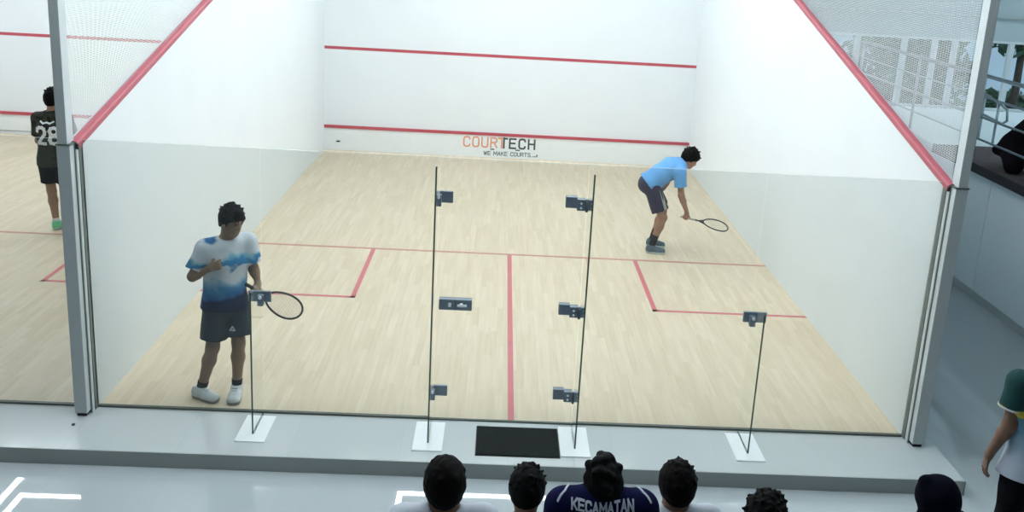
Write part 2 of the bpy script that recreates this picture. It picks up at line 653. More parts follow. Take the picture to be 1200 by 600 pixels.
# ------------------------------------------------------------------ stroke lettering
GL = {
    'A': [[(0, 0), (.5, 1), (1, 0)], [(.2, .33), (.8, .33)]],
    'C': [[(1, .78), (.9, .95), (.68, 1), (.32, 1), (.1, .93), (0, .75), (0, .25), (.1, .07), (.32, 0), (.68, 0), (.9, .05), (1, .22)]],
    'E': [[(1, 1), (0, 1), (0, 0), (1, 0)], [(0, .53), (.85, .53)]],
    'H': [[(0, 0), (0, 1)], [(1, 0), (1, 1)], [(0, .52), (1, .52)]],
    'K': [[(0, 0), (0, 1)], [(1, 1), (.05, .45)], [(.3, .62), (1, 0)]],
    'M': [[(0, 0), (0, 1), (.5, .35), (1, 1), (1, 0)]],
    'N': [[(0, 0), (0, 1), (1, 0), (1, 1)]],
    'O': [[(.32, 0), (.1, .07), (0, .25), (0, .75), (.1, .93), (.32, 1), (.68, 1), (.9, .93), (1, .75), (1, .25), (.9, .07), (.68, 0), (.32, 0)]],
    'R': [[(0, 0), (0, 1), (.65, 1), (.92, .93), (1, .77), (.92, .6), (.65, .5), (0, .5)], [(.55, .5), (1, 0)]],
    'S': [[(1, .83), (.85, .97), (.6, 1), (.3, 1), (.08, .92), (0, .76), (.1, .6), (.35, .53), (.7, .47), (.93, .38), (1, .22), (.92, .07), (.68, 0), (.35, 0), (.1, .05), (0, .18)]],
    'T': [[(0, 1), (1, 1)], [(.5, 1), (.5, 0)]],
    'U': [[(0, 1), (0, .25), (.1, .07), (.32, 0), (.68, 0), (.9, .07), (1, .25), (1, 1)]],
    'W': [[(0, 1), (.25, 0), (.5, .8), (.75, 0), (1, 1)]],
    '2': [[(0, .75), (.1, .93), (.32, 1), (.68, 1), (.9, .93), (1, .75), (.93, .58), (0, 0), (1, 0)]],
    '8': [[(.5, .53), (.15, .62), (.05, .8), (.2, .96), (.5, 1), (.8, .96), (.95, .8), (.85, .62), (.5, .53), (.12, .43), (0, .24), (.15, .05), (.5, 0), (.85, .05), (1, .24), (.88, .43), (.5, .53)]],
    '.': [[(0, 0), (.12, 0)]],
}


def stroke_quads(lines, w, step=None):
    """flat ribbons along polylines -> list of 2-D quads"""
    out = []
    for pl in lines:
        for (x0, y0), (x1, y1) in zip(pl[:-1], pl[1:]):
            ln = math.hypot(x1 - x0, y1 - y0)
            if ln < 1e-9:
                continue
            ux, uy = (x1 - x0) / ln, (y1 - y0) / ln
            e = w * 0.42
            ax, ay, bx, by = x0 - ux * e, y0 - uy * e, x1 + ux * e, y1 + uy * e
            nx, ny = -uy * w / 2, ux * w / 2
            k = max(1, int(math.ceil((ln + 2 * e) / step))) if step else 1
            for i in range(k):
                s, t = i / k, (i + 1) / k
                p = (ax + (bx - ax) * s, ay + (by - ay) * s)
                q = (ax + (bx - ax) * t, ay + (by - ay) * t)
                out.append([(p[0] - nx, p[1] - ny), (q[0] - nx, q[1] - ny), (q[0] + nx, q[1] + ny), (p[0] + nx, p[1] + ny)])
    return out


def text_quads(txt, x0, y0, h, cw, gap, stroke, step=None):
    out = []
    x = x0
    for ch in txt:
        if ch == ' ':
            x += cw * 0.6 + gap
            continue
        ww = cw * (1.25 if ch in 'MW' else 1.0)
        if ch == '.':
            ww = cw
        out += stroke_quads([[(x + px * ww, y0 + py * h) for px, py in pl] for pl in GL[ch]], stroke, step)
        x += (cw * 0.15 if ch == '.' else ww) + gap
    return out


def wall_text(name, quads, y, m, parent, t=0.0015):
    """raised lettering on a wall that faces -y"""
    mb = MB()
    for k, q in enumerate(quads):
        e = t + 0.00002 * (k % 7)
        v = [(a, y - e, b) for a, b in q] + [(a, y + 0.0005, b) for a, b in q]
        mb.add(v, [(0, 1, 2, 3), (0, 4, 5, 1), (1, 5, 6, 2), (2, 6, 7, 3), (3, 7, 4, 0)])
    return mb.build(name, m, parent)


def cloth_text(name, quads, origin, right, up, ray, target, m, parent, off=0.004):
    """lettering laid on a garment: each corner dropped onto the cloth"""
    me = target.data
    bvh = BVHTree.FromPolygons([v.co.copy() for v in me.vertices], [tuple(p.vertices) for p in me.polygons])
    mb = MB()
    origin, right, up, ray = Vector(origin), Vector(right), Vector(up), Vector(ray).normalized()
    for k, q in enumerate(quads):
        vs = []
        for a, b in q:
            p = origin + right * a + up * b
            hit = bvh.ray_cast(p, ray)
            if hit[0] is None:
                vs = None
                break
            vs.append(hit[0] - ray * (off + 0.0001 * (k % 5)))
        if vs:
            mb.add(vs + [p_ + ray * (off * 0.9) for p_ in vs], [(0, 1, 2, 3), (0, 4, 5, 1), (1, 5, 6, 2), (2, 6, 7, 3), (3, 7, 4, 0)])
    return mb.build(name, m, parent)

# ------------------------------------------------------------------ the setting
def slab(name, x0, x1, y0, y1, z0, z1, m, label=None, parent=None):
    o = MB().box(x0, x1, y0, y1, z0, z1).build(name, m, parent)
    return struct(o, label)


# court floors with their painted lines
def court_floor(x0, x1, label, lines):
    fl = slab('floor', x0, x1, 0.0, L, -0.10, 0.0, M['wood'], label)
    for nm, (a, b, c, d) in lines:
        MB().box(a, b, c, d, 0.0, 0.0016).build(nm, M['shortline'] if nm == 'short_line' else M['redfloor'], fl)
    return fl


SY0, SY1 = 4.265, 4.315      # short line
court_floor(-0.02, W + 0.02, 'pale maple strip floor of the near squash court', [
    ('short_line', (0.0, W, SY0, SY1)),
    ('half_court_line', (3.205, 3.255, 0.02, SY0)),
    ('service_box_line', (1.555, 1.605, 2.60, SY0)),
    ('service_box_line', (0.0, 1.605, 2.60, 2.65)),
    ('service_box_line', (4.745, 4.795, 2.575, SY0)),
    ('service_box_line', (4.745, W, 2.575, 2.625)),
])
court_floor(-6.55, -0.115, 'pale maple strip floor of the neighbouring squash court at left', [
    ('short_line', (-6.5, -0.115, SY0, SY1)),
    ('service_box_line', (-1.67, -1.62, 2.69, SY0)),
    ('service_box_line', (-1.67, -0.115, 2.69, 2.74)),
])
slab('floor', -9.0, 9.0, -9.5, 9.0, HALL - 0.1, HALL, M['tile'], 'glossy grey tiled hall floor in front of the courts')
stp = slab('floor', -7.0, 6.62, -0.645, 0.0, HALL, 0.0, M['step'], 'raised tiled ledge in front of the glass')
MB().box(-7.0, 6.625, -0.652, -0.645, HALL, -0.001).build('step_riser', M['riser'], stp)
MB().box(6.62, 6.626, -0.652, -0.0, HALL, -0.001).build('step_riser', M['riser'], stp)

# front walls with tin, service line and lettering
wf = slab('wall_front', -0.11, W + 0.14, L, L + 0.15, -0.1, CEIL, M['wall'], 'white front wall of the near court')
tin = MB().box(0.0, W, L - 0.018, L, 0.0, 0.395).build('tin_board', M['tin'], wf)
MB().box(0.0, W, L - 0.035, L, 0.392, 0.44).build('tin_line', M['red'], wf)
MB().box(0.0, W, L - 0.004, L, 1.755, 1.805).build('service_line', M['red'], wf)
MB().box(0.21, 0.275, L - 0.03, L - 0.018, 0.148, 0.168).build('tin_bracket', M['black'], wf)
MB().box(2.90, 2.97, L - 0.026, L - 0.018, 0.140, 0.160).build('tin_bracket', M['ink'], wf)
MB().box(3.34, 3.42, L - 0.026, L - 0.018, 0.143, 0.163).build('tin_bracket', M['ink'], wf)
yT = L - 0.018
cw, gp, hh = 0.104, 0.054, 0.165
wall_text('logo_lettering', text_quads('COUR', 2.432, 0.185, hh, cw, gp, 0.026), yT, M['orange'], wf)
xT = 2.432 + 4 * (cw + gp) - 0.022
wall_text('logo_lettering', stroke_quads([[(xT, .35), (xT + .055, .35)], [(xT + .055, .36), (xT + .055, .185)]], 0.030), yT, M['orange'], wf)
wall_text('logo_lettering', stroke_quads([[(xT + .092, .35), (xT + .148, .35)], [(xT + .092, .36), (xT + .092, .185)]], 0.032), yT, M['ink'], wf)
wall_text('logo_lettering', text_quads('ECH', xT + 0.195, 0.185, hh, cw, gp + 0.008, 0.030), yT, M['ink'], wf)
wall_text('slogan_lettering', text_quads('WE MAKE COURTS.', 2.79, 0.045, 0.064, 0.042, 0.0185, 0.014), yT, M['inklight'], wf)
# little bar mark after the slogan
wall_text('slogan_mark', stroke_quads([[(3.655, .05), (3.70, .05)], [(3.73, .048), (3.73, .085)], [(3.705, .05), (3.725, .085)]], 0.014), yT, M['inklight'], wf)

wf2 = slab('wall_front', -6.55, -0.11, L, L + 0.15, -0.1, CEIL, M['wall'], 'white front wall of the neighbouring court')
MB().box(-6.55, -0.115, L - 0.018, L, 0.065, 0.345).build('tin_board', M['tin'], wf2)
MB().box(-6.55, -0.115, L - 0.035, L, 0.342, 0.392).build('tin_line', M['red'], wf2)
MB().box(-6.55, -0.115, L - 0.004, L, 1.692, 1.742).build('service_line', M['red'], wf2)
MB().box(-6.55, -0.115, L - 0.006, L, 0.045, 0.065).build('tin_base_trim', M['alu'], wf2)  # grey trim strip below the tin board


# side walls whose tops follow the sloping out line
def side_wall(name, x0, x1, label, cap_label):
    z0, z9 = 2.10, 2.10 + 0.252 * L
    w = MB().prism([(0.0, -0.1), (L, -0.1), (L, z9), (0.0, z0)], 'x', x0, x1).build(name, M['wall'])
    struct(w, label)
    # rounded red channel on top
    d = Vector((0, 1, 0.252)).normalized()
    n = Vector((0, -0.252, 1)).normalized()
    hw = 0.036
    xm = x1 + 0.012 - hw if x1 < 1 else x0 - 0.012 + hw
    prof = []
    for k in range(9):
        a = math.pi * k / 8
        prof.append((math.cos(a) * hw, 0.030 + math.sin(a) * 0.022))
    prof = [(hw, 0.0)] + prof + [(-hw, 0.0)]
    p0 = Vector((xm, -0.075, z0 - 0.075 * 0.252))
    p1 = Vector((xm, L, z9))
    mb = MB()
    vs = [p0 + Vector((a, 0, 0)) + n * b for a, b in prof] + [p1 + Vector((a, 0, 0)) + n * b for a, b in prof]
    m_ = len(prof)
    mb.add(vs, [tuple(range(m_)), tuple(range(m_, 2 * m_))] + [(i, (i + 1) % m_, m_ + (i + 1) % m_, m_ + i) for i in range(m_)])
    c = mb.build('out_line_channel', M['redcap'], w)
    e = MB()
    vs = [p0 - d * 0.012 + Vector((a * 1.0, 0, 0)) + n * b for a, b in prof] + [p0 + d * 0.004 + Vector((a * 1.04, 0, 0)) + n * (b * 1.05) for a, b in prof]
    e.add(vs, [tuple(range(m_)), tuple(range(m_, 2 * m_))] + [(i, (i + 1) % m_, m_ + (i + 1) % m_, m_ + i) for i in range(m_)])
    e.build('channel_end_cap', M['black'], w)
    return w


side_wall('wall_left', -0.11, 0.0, 'white dividing wall between the two courts with red sloping top', '')
side_wall('wall_right', W, W + 0.11, 'white right wall of the near court with red sloping top', '')
slab('wall_left', -6.70, -6.55, 0.0, L, -0.1, CEIL, M['wall'])
slab('ceiling', -9.0, 16.0, -9.5, L + 0.2, CEIL, CEIL + 0.1, M['ceiling'])
slab('wall_back', -9.0, 16.0, -9.6, -9.5, HALL, CEIL, M['rearwall'])
slab('wall_left', -9.1, -9.0, -9.5, 9.0, HALL, CEIL, M['rearwall'])
slab('wall_front', -9.0, -6.55, 8.6, 8.7, HALL, CEIL, M['hallwall'])
slab('wall_right', 16.0, 16.1, -9.5, 8.6, HALL, CEIL, M['hallwall'])


# nets above the side walls
def net(x, label):
    t = thing('court_net', label, 'net', (x, 0, 2.2))
    h = MB()
    z = 2.15
    while z < CEIL - 0.05:
        y1 = min(L - 0.02, (z - 2.14) / 0.252)
        if y1 > 0.04:
            h.box(-0.0015, 0.0015, 0.012, y1, z - 2.2, z - 2.2 + 0.0043)
        z += 0.0125
    c = h.build('horizontal_cords', M['net'], t)
    c['kind'] = 'stuff'
    g = MB()
    y = 0.08
    while y < L - 0.05:
        g.box(-0.0007, 0.0007, y, y + 0.0014, 0.252 * y - 0.06, CEIL - 2.22)
        y += 0.042
    c = g.build('vertical_cords', M['net'], t)
    c['kind'] = 'stuff'


net(-0.055, 'white mesh net hung above the dividing wall at left')
net(W + 0.055, 'white mesh net hung above the right court wall')


# corner posts
def post(label, mirror):
    xs = (lambda a: W - a) if mirror else (lambda a: a)
    t = thing('corner_post', label, 'post', (xs(-0.05), -0.09, 0.0))
    ox = xs(-0.05)

    def bx(a, b, y0, y1, z0, z1, mi):
        lo, hi = sorted((xs(a), xs(b)))
        # faces: bottom, top, front, right, back, left
        return lo - ox, hi - ox, y0 + 0.09, y1 + 0.09, z0, z1
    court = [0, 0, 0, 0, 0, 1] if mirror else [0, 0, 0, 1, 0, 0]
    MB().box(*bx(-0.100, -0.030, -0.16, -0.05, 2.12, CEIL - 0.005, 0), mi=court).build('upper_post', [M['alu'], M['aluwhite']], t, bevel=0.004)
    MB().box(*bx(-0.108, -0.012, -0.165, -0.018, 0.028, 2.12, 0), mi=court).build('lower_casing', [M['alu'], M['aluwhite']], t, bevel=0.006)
    MB().box(*bx(-0.095, -0.025, -0.15, -0.03, 0.0, 0.028, 0)).build('foot', M['black'], t)  # foot coloured black for the shadow in the gap under the casing
    MB().box(*bx(-0.112, -0.008, -0.169, -0.014, 2.118, 2.128, 0)).build('casing_cap', M['channel'], t)
    MB().box(*bx(-0.011, 0.0, -0.040, 0.02, 0.0, 2.125, 0)).build('glazing_bead', M['bead'], t)
    MB().box(*bx(-0.011, -0.003, -0.085, -0.046, 0.0, 2.125, 0)).build('glazing_bead', M['aluwhite'], t)
    MB().box(*bx(-0.0115, -0.004, -0.100, -0.090, 0.0, 2.125, 0)).build('glazing_bead', M['bead'], t)


post('grey metal corner post at the left end of the glass wall', False)
post('grey metal corner post at the right end of the glass wall', True)

# ------------------------------------------------------------------ glass wall
GZ = 2.13


def panel(x0, x1, label, z1=GZ, y0=0.002, z0=0.012):
    t = thing('glass_screen', label, 'glass screen', ((x0 + x1) / 2, y0, 0.0), 'screens of the glass back wall')
    hw = (x1 - x0) / 2 - 0.002
    MB().box(-hw, hw, 0, 0.012, z0, z1, mi=[1, 2, 0, 0, 0, 0]).build('pane', [M['glass'], M['edge'], M['topedge']], t)
    MB().box(-hw - 0.001, hw + 0.001, -0.0005, 0.03, 0.0, 0.016).build('floor_channel', M['channel'], t)
    return t


XF = [1.283, 2.600, 3.712, 5.047]
panel(0.004, XF[0], 'clear glass wall screen between the left post and the first short fin')
panel(XF[0], XF[1], 'clear glass wall screen between the first short fin and the left tall fin')
panel(XF[2], XF[3], 'clear glass wall screen between the right tall fin and the right short fin')
panel(XF[3], W - 0.004, 'clear glass wall screen between the right short fin and the right post')
panel(-6.54, -3.4, 'clear glass wall screen of the neighbouring court, far left')
panel(-3.4, -0.115, 'clear glass wall screen of the neighbouring court beside the left post')

# glass door between the tall fins
door = thing('door', 'frameless glass door with steel hinges in the middle of the glass wall', 'door', (3.156, 0.002, 0.0))
hw = (XF[2] - XF[1]) / 2 - 0.004
MB().box(-hw, hw, 0, 0.012, 0.012, GZ - 0.003, mi=[1, 2, 0, 0, 0, 0]).build('door_pane', [M['glass'], M['edge'], M['topedge']], door)
MB().box(-hw, hw, -0.006, 0.018, 0.0, 0.011).build('door_sweep', M['channel'], door)
for z in (1.835, 0.978, 0.264):
    h = MB().box(3.548 - 3.156, 3.634 - 3.156, -0.022, 0.034, z - 0.040, z + 0.046).build('hinge', M['steel'], door, bevel=0.004)
    MB().box(3.634 - 3.156, 3.700 - 3.156, -0.026, 0.038, z - 0.058, z + 0.030).build('hinge_body', M['steel'], h, bevel=0.004)
    MB().tube([(3.708 - 3.156, -0.034, z - 0.062), (3.708 - 3.156, -0.034, z + 0.036)], 0.011, 12).build('hinge_knuckle', M['steeldark'], h, smooth=True)
    MB().box(3.712 - 3.156, 3.748 - 3.156, -0.030, 0.002, z - 0.052, z + 0.028).build('hinge_bracket', M['steel'], h, bevel=0.004)
    for dx, dz in ((3.665, 0.0), (3.665, -0.035)):
        MB().tube([(dx - 3.156, -0.026, z + dz), (dx - 3.156, -0.031, z + dz)], 0.008, 12).build('hinge_screw', M['plate'], h)
lk = MB().box(2.628 - 3.156, 2.880 - 3.156, -0.024, 0.036, 0.940, 1.027).build('lock', M['steel'], door, bevel=0.004)
MB().box(2.700 - 3.156, 2.722 - 3.156, -0.030, -0.024, 0.968, 1.000).build('lock_cylinder', M['plate'], lk)
MB().tube([(2.800 - 3.156, -0.024, 0.990), (2.800 - 3.156, -0.052, 0.990)], 0.013, 14).build('lock_knob', M['plate'], lk, smooth=True)
MB().box(2.770 - 3.156, 2.842 - 3.156, -0.058, -0.048, 0.982, 0.998).build('lock_lever', M['plate'], lk)
MB().box(2.752 - 3.156, 2.757 - 3.156, -0.0255, -0.024, 0.942, 1.025).build('lock_seam', M['steeldark'], lk)


# fins
def fin(x, ztop, ylen, label, patches, group):
    t = thing('glass_fin', label, 'glass fin', (x, -0.2, 0.0), group)
    MB().box(-0.006, 0.006, 0.2 - ylen, 0.199, 0.008, ztop, mi=[1, 0, 1, 0, 0, 0]).build('fin_pane', [M['fin'], M['edge'], M['topedge']], t)
    MB().box(-0.112, 0.112, 0.2 - ylen - 0.112, 0.2 - 0.050, 0.0, 0.008).build('base_plate', M['plate'], t, bevel=0.002)
    for (a, b, c, d, dy) in patches:
        p = MB().box(a - x, b - x, 0.2 - 0.026, 0.2 - 0.001, c, d).build('clamp', M['steel'], t, bevel=0.004)
        cx = 0.0
        MB().box(cx - 0.020, cx + 0.024, 0.2 - 0.075, 0.2 - 0.026, c - 0.018, d - 0.02).build('clamp_bracket', M['steel'], p, bevel=0.003)
        MB().tube([(cx + 0.004, 0.2 - 0.075, (c + d) / 2 + 0.01), (cx + 0.004, 0.2 - 0.086, (c + d) / 2 + 0.01)], 0.013, 12).build('clamp_bolt', M['plate'], p)
    return t


fin(XF[0], 1.135, 0.345, 'short upright glass fin left of the door, beside the player in white', [(1.186, 1.356, 0.945, 1.030, 0)], None)
fin(XF[1], 2.148, 0.385, 'tall upright glass fin at the left edge of the door', [(2.606, 2.708, 1.792, 1.880, 0), (2.606, 2.716, 0.222, 0.308, 0)], None)
fin(XF[2], 2.148, 0.395, 'tall upright glass fin at the right edge of the door', [], None)
fin(XF[3], 1.135, 0.365, 'short upright glass fin right of the door', [(4.985, 5.165, 0.945, 1.030, 0)], None)

# door mat and plug
mt = thing('door_mat', 'black rubber door mat on the ledge in front of the glass door', 'mat', (3.277, -0.315, 0.0))
MB().box(-0.312, 0.312, -0.212, 0.222, 0.0, 0.012).build('mat_pad', M['mat'], mt, bevel=0.004)
MB().box(-0.318, 0.318, -0.218, 0.228, 0.0, 0.006).build('mat_rim', M['black'], mt)
pg = thing('floor_stud', 'tiny dark stud in the ledge below the left corner post', 'stud', (-0.064, -0.295, 0.0))
MB().tube([(0, 0, 0), (0, 0, 0.008), (0, 0, 0.012)], [0.012, 0.012, 0.007], 14).build('stud_cap', M['black'], pg)

# ------------------------------------------------------------------ ceiling lights over the courts, added fill lights over hall and balcony
def ring_light(name, x0, x1, y0, y1, z, label, inner=None, led='led', group='hanging rectangular lights over the courts'):
    t = thing(name, label, 'ceiling light', ((x0 + x1) / 2, (y0 + y1) / 2, z), group)
    cx, cy = (x0 + x1) / 2, (y0 + y1) / 2
    w = 0.045
    for X0, X1, Y0, Y1 in [(x0, x1, y0, y1)] + ([inner] if inner else []):
        f = MB()
        e = MB()
        a, b, ox, oy = (X1 - X0) / 2, (Y1 - Y0) / 2, (X0 + X1) / 2 - cx, (Y0 + Y1) / 2 - cy
        for (p, q, r, s) in ((-a, a, -b - w, -b + w), (-a, a, b - w, b + w), (-a - w, -a + w, -b - w, b + w), (a - w, a + w, -b - w, b + w)):
            f.box(ox + p, ox + q, oy + r, oy + s, 0.0, 0.06)
            e.box(ox + p + 0.004, ox + q - 0.004, oy + r + 0.006, oy + s - 0.006, -0.022, -0.001)
        f.build('housing', M['fixture'], t)
        e.build('led_strip', M[led], t)
    a, b = (x1 - x0) / 2, (y1 - y0) / 2
    for sx in (-1, 1):
        for sy in (-1, 1):
            MB().tube([(sx * a, sy * b, 0.06), (sx * a, sy * b, CEIL - z)], 0.004, 6).build('hanging_wire', M['alu'], t)


ring_light('ring_light', 1.62, 4.80, 5.2, 8.02, 5.42, 'large hanging rectangular light over the front of the near court')
ring_light('ring_light', -4.86, -1.5, 5.2, 8.22, 5.42, 'large hanging rectangular light over the front of the neighbouring court', (-4.60, -1.75, 5.45, 7.57), led='ledside')
ring_light('ring_light', 2.45, 3.95, 0.9, 3.9, 5.42, 'unseen rectangular light over the back of the near court')  # unseen lamp, kept narrow so the side walls get less light
ring_light('ring_light', 0.3, 2.6, -1.9, -0.3, 5.42, 'added rectangular fill light over the ledge in front of the glass, left of the door', led='ledhallfill', group='added fill lights over the hall')  # this and the next two are added to brighten ledge and hall floor
ring_light('ring_light', 3.2, 6.1, -1.9, -0.3, 5.42, 'added rectangular fill light over the ledge in front of the glass, right of the door', led='ledhallfill', group='added fill lights over the hall')
ring_light('ring_light', -4.6, -1.9, -1.9, -0.3, 5.42, 'added rectangular fill light over the ledge before the neighbouring court', led='ledhallfill', group='added fill lights over the hall')
ring_light('ring_light', 11.4, 13.6, -1.5, 2.2, 5.3, 'added rectangular fill light over the balcony, nearer the camera', led='ledcoolfill', group='added fill lights over the balcony')  # both balcony lamps are added, out of view, to lift the balcony side
ring_light('ring_light', 11.4, 13.6, 3.4, 6.9, 5.3, 'added rectangular fill light over the balcony, nearer the windows', led='ledcoolfill', group='added fill lights over the balcony')
for x, y, lb in ((-5.29, 8.69, 'round downlight over the front left of the neighbouring court'),
                 (0.83, 8.53, 'round downlight over the front left of the near court'),
                 (5.6, 8.53, 'round downlight over the front right of the near court')):
    t = thing('downlight', lb, 'downlight', (x, y, 5.5), 'round downlights over the courts')
    MB().tube([(0, 0, 0.2), (0, 0, 0.0)], 0.085, 20).build('can', M['fixture'], t, smooth=False)
    MB().tube([(0, 0, -0.001), (0, 0, -0.012)], 0.07, 20).build('lens', M['spot'], t)

# ------------------------------------------------------------------ right-hand aisle, balcony and windows
BX, BZ = 8.80, 1.46
bw = struct(MB().box(BX + 0.02, BX + 0.15, -9.4, 8.6, HALL, BZ - 0.09).build('wall_right', M['channel']), 'low white panelled wall below the balcony')
y = -9.37
while y < 8.55:
    y2 = min(y + 1.32, 8.6)
    MB().box(BX, BX + 0.03, y + 0.004, y2 - 0.004, HALL + 0.0, BZ - 0.07).build('wall_panel', M['panel'], bw)
    y = y2
slab('floor', BX - 0.05, 16.0, -9.4, 8.6, BZ - 0.09, BZ - 0.012, M['panel'], 'white balcony floor beyond the railing')
bs = slab('trim_1', BX - 0.10, BX + 0.80, -9.4, 5.25, BZ - 0.012, BZ, M['brown'], 'dark brown carpet strip along the balcony edge')
MB().box(BX - 0.115, BX - 0.09, -9.4, 5.25, BZ - 0.10, BZ + 0.004).build('nosing', M['darkedge'], bs)
slab('baseboard_right', BX - 0.012, BX, -9.4, 8.6, HALL, HALL + 0.09, M['alu'])

rl = thing('balcony_railing', 'four-bar stainless steel railing along the balcony edge', 'railing', (8.76, 2.0, BZ))
for z, r in ((1.02, 0.024), (0.775, 0.014), (0.535, 0.014), (0.275, 0.014)):
    MB().tube([(0, -11.0, z), (0, 6.4, z)], r, 10).build('rail_bar', M['rail'], rl, smooth=True)
for yy in (6.35, 4.2, 2.32, 0.1, -2.0, -4.2, -6.4, -8.6, -10.7):
    MB().tube([(0.0, yy, 0.0), (0.0, yy, 1.02)], 0.02, 10).build('rail_post', M['rail'], rl, smooth=True)
sr = thing('stair_handrail', 'short bent steel handrail behind the balcony railing', 'handrail', (9.55, 5.35, BZ))
MB().tube([(0, 0.5, 0.62), (0.0, 0.02, 0.55), (0.02, -0.14, 0.5), (0.03, -0.16, 0.36), (0.02, -0.06, 0.30), (0, 0.4, 0.34)], 0.017, 10).build('handrail_bar', M['rail'], sr, smooth=True)
MB().tube([(0.0, 0.05, 0.0), (0.0, 0.05, 0.55)], 0.017, 10).build('handrail_post', M['rail'], sr, smooth=True)
MB().tube([(0.0, 0.45, 0.0), (0.0, 0.45, 0.60)], 0.017, 10).build('handrail_post', M['rail'], sr, smooth=True)

WY = 8.6
ZT = 2.57
slab('wall_front', W + 0.14, 16.0, WY, WY + 0.12, ZT + 0.02, CEIL, M['hallwall'], 'dim wall above the windows at right, its shade painted as grey')
slab('wall_front', W + 0.14, 16.0, WY, WY + 0.12, HALL, BZ - 0.02, M['hallwall'])
slab('trim_2', W + 0.14, 16.0, WY - 0.05, WY, ZT + 0.38, ZT + 0.40, M['alu'])
xs = [6.7, 7.85, 8.75, 9.52, 10.02, 10.35, 11.28, 12.4, 13.6, 15.9]
for i, (a, b) in enumerate(zip(xs[:-1], xs[1:])):
    w = bpy.data.objects.new('window_%d' % (i + 1), None)
    COL.objects.link(w)
    w.location = ((a + b) / 2, WY, BZ)
    struct(w)
    hw_, hz = (b - a) / 2, ZT - BZ
    f = MB()
    f.box(-hw_, -hw_ + 0.04, 0.0, 0.08, 0, hz + 0.02).box(hw_ - 0.04, hw_, 0.0, 0.08, 0, hz + 0.02)
    f.box(-hw_ + 0.04, hw_ - 0.04, 0.0, 0.08, hz - 0.02, hz + 0.02).box(-hw_ + 0.04, hw_ - 0.04, 0.0, 0.08, -0.02, 0.03)
    f.build('window_frame', M['frame'], w)
    MB().box(-hw_ + 0.04, hw_ - 0.04, 0.035, 0.043, 0.03, hz - 0.02).build('window_pane', M['winglass'], w)

# yard beyond the windows
slab('floor', 3.0, 34.0, WY + 0.13, 32.0, -0.25, -0.15, M['yard'], 'pale yard beyond the windows')
slab('wall_yard', 3.0, 34.0, 24.0, 24.3, -0.15, 5.0, M['yardwall'], 'pale wall across the yard')


def tree(label, x, y, zc, r, n, m, trunk=True):
    t = thing('tree', label, 'tree', (x, y, -0.15), 'trees in the yard')
    r_ = random.Random(int(x * 100 + y * 10))
    mb = MB()
    for k in range(n):
        while True:
            p = Vector((r_.uniform(-1, 1), r_.uniform(-1, 1), r_.uniform(-1, 1)))
            if 0.25 < p.length < 1:
                break
        c = Vector((p.x * r[0], p.y * r[1], zc + 0.15 + p.z * r[2]))
        if c.z < 0.1:
            continue
        u = Vector((r_.gauss(0, 1), r_.gauss(0, 1), r_.gauss(0, 1))).normalized()
        w = u.cross(Vector((r_.gauss(0, 1), r_.gauss(0, 1), r_.gauss(0, 1)))).normalized()
        s = r_.uniform(0.09, 0.2)
        mb.add([c - u * s, c + w * s * 0.45, c + u * s, c - w * s * 0.45], [(0, 1, 2, 3)])
    mb.build('foliage', m, t)
    MB().tube([(0, 0, 0), (0.04, 0.02, zc * 0.5), (0, 0, zc + 0.1)], [0.11, 0.08, 0.05], 10).build('trunk', M['bark'], t, smooth=True)


tree('dark green bushy tree seen through the net, behind the left windows', 11.0, 12.4, 1.5, (1.3, 0.9, 1.2), 900, M['leaf'])
tree('pale green tree seen through the net beside the right post', 12.6, 14.6, 1.3, (1.0, 0.9, 1.1), 900, M['leafpale'])
tree('dark tree with a hanging crown above the balcony window', 13.7, 12.8, 3.1, (1.2, 0.9, 1.12), 1300, M['leaf'])
tree('dark shrub behind the farthest window', 10.2, 14.0, 0.9, (0.9, 0.7, 0.9), 500, M['leaf'])
tree('low dark shrub under the hanging crown', 14.6, 14.9, 0.72, (0.8, 0.5, 0.3), 350, M['leaf'])

# ------------------------------------------------------------------ people
def hand_prims(wr, d, t, n, grip, s=1.0):
    """palm, four separate fingers and a thumb; d = finger direction, t = thumb side, n = palm normal"""
    wr, d = np.asarray(wr, float), unit(d).astype(float)
    t = np.asarray(t, float)
    t = unit(t - d * (t @ d)).astype(float)
    n = np.asarray(n, float)
    n = unit(n - d * (n @ d) - t * (n @ t)).astype(float)
    out = [(ecap(wr + d * 0.005 * s, wr + d * 0.078 * s, t, (0.027 * s, 0.018 * s), (0.038 * s, 0.014 * s)), 0.02)]
    bends = {'grip': (1.0, 1.25, 0.8), 'relax': (0.18, 0.35, 0.3), 'clutch': (0.7, 0.9, 0.6)}[grip]
    for i, ln in enumerate((0.070, 0.078, 0.073, 0.058)):
        p = wr + d * (0.082 - (0.006 if i in (0, 2) else 0.014 if i == 3 else 0)) * s + t * (0.032 - 0.0215 * i) * s
        di = unit(d + t * (0.13 - 0.09 * i) * (1.0 if grip == 'relax' else 0.3)).astype(float)
        a = 0.0
        for k, fr in enumerate((0.44, 0.31, 0.25)):
            a += bends[k] * (1 + 0.06 * i)
            q = p + (di * math.cos(a) + n * math.sin(a)) * ln * fr * 1.05 * s
            out.append((cap(p, q, (0.0084 - 0.0008 * k) * s, (0.0076 - 0.0008 * k) * s), 0.004))
            p = q
    p = wr + d * 0.028 * s + t * 0.026 * s
    q = p + unit(t * 0.75 + d * 0.6 + n * 0.45) * 0.040 * s
    e = q + unit(d * 0.8 + n * (0.9 if grip != 'relax' else 0.35) - t * (0.3 if grip != 'relax' else -0.1)) * 0.032 * s
    out.append((cap(p, q, 0.0125 * s, 0.0105 * s), 0.012))
    out.append((cap(q, e, 0.0105 * s, 0.0085 * s), 0.006))
    return out


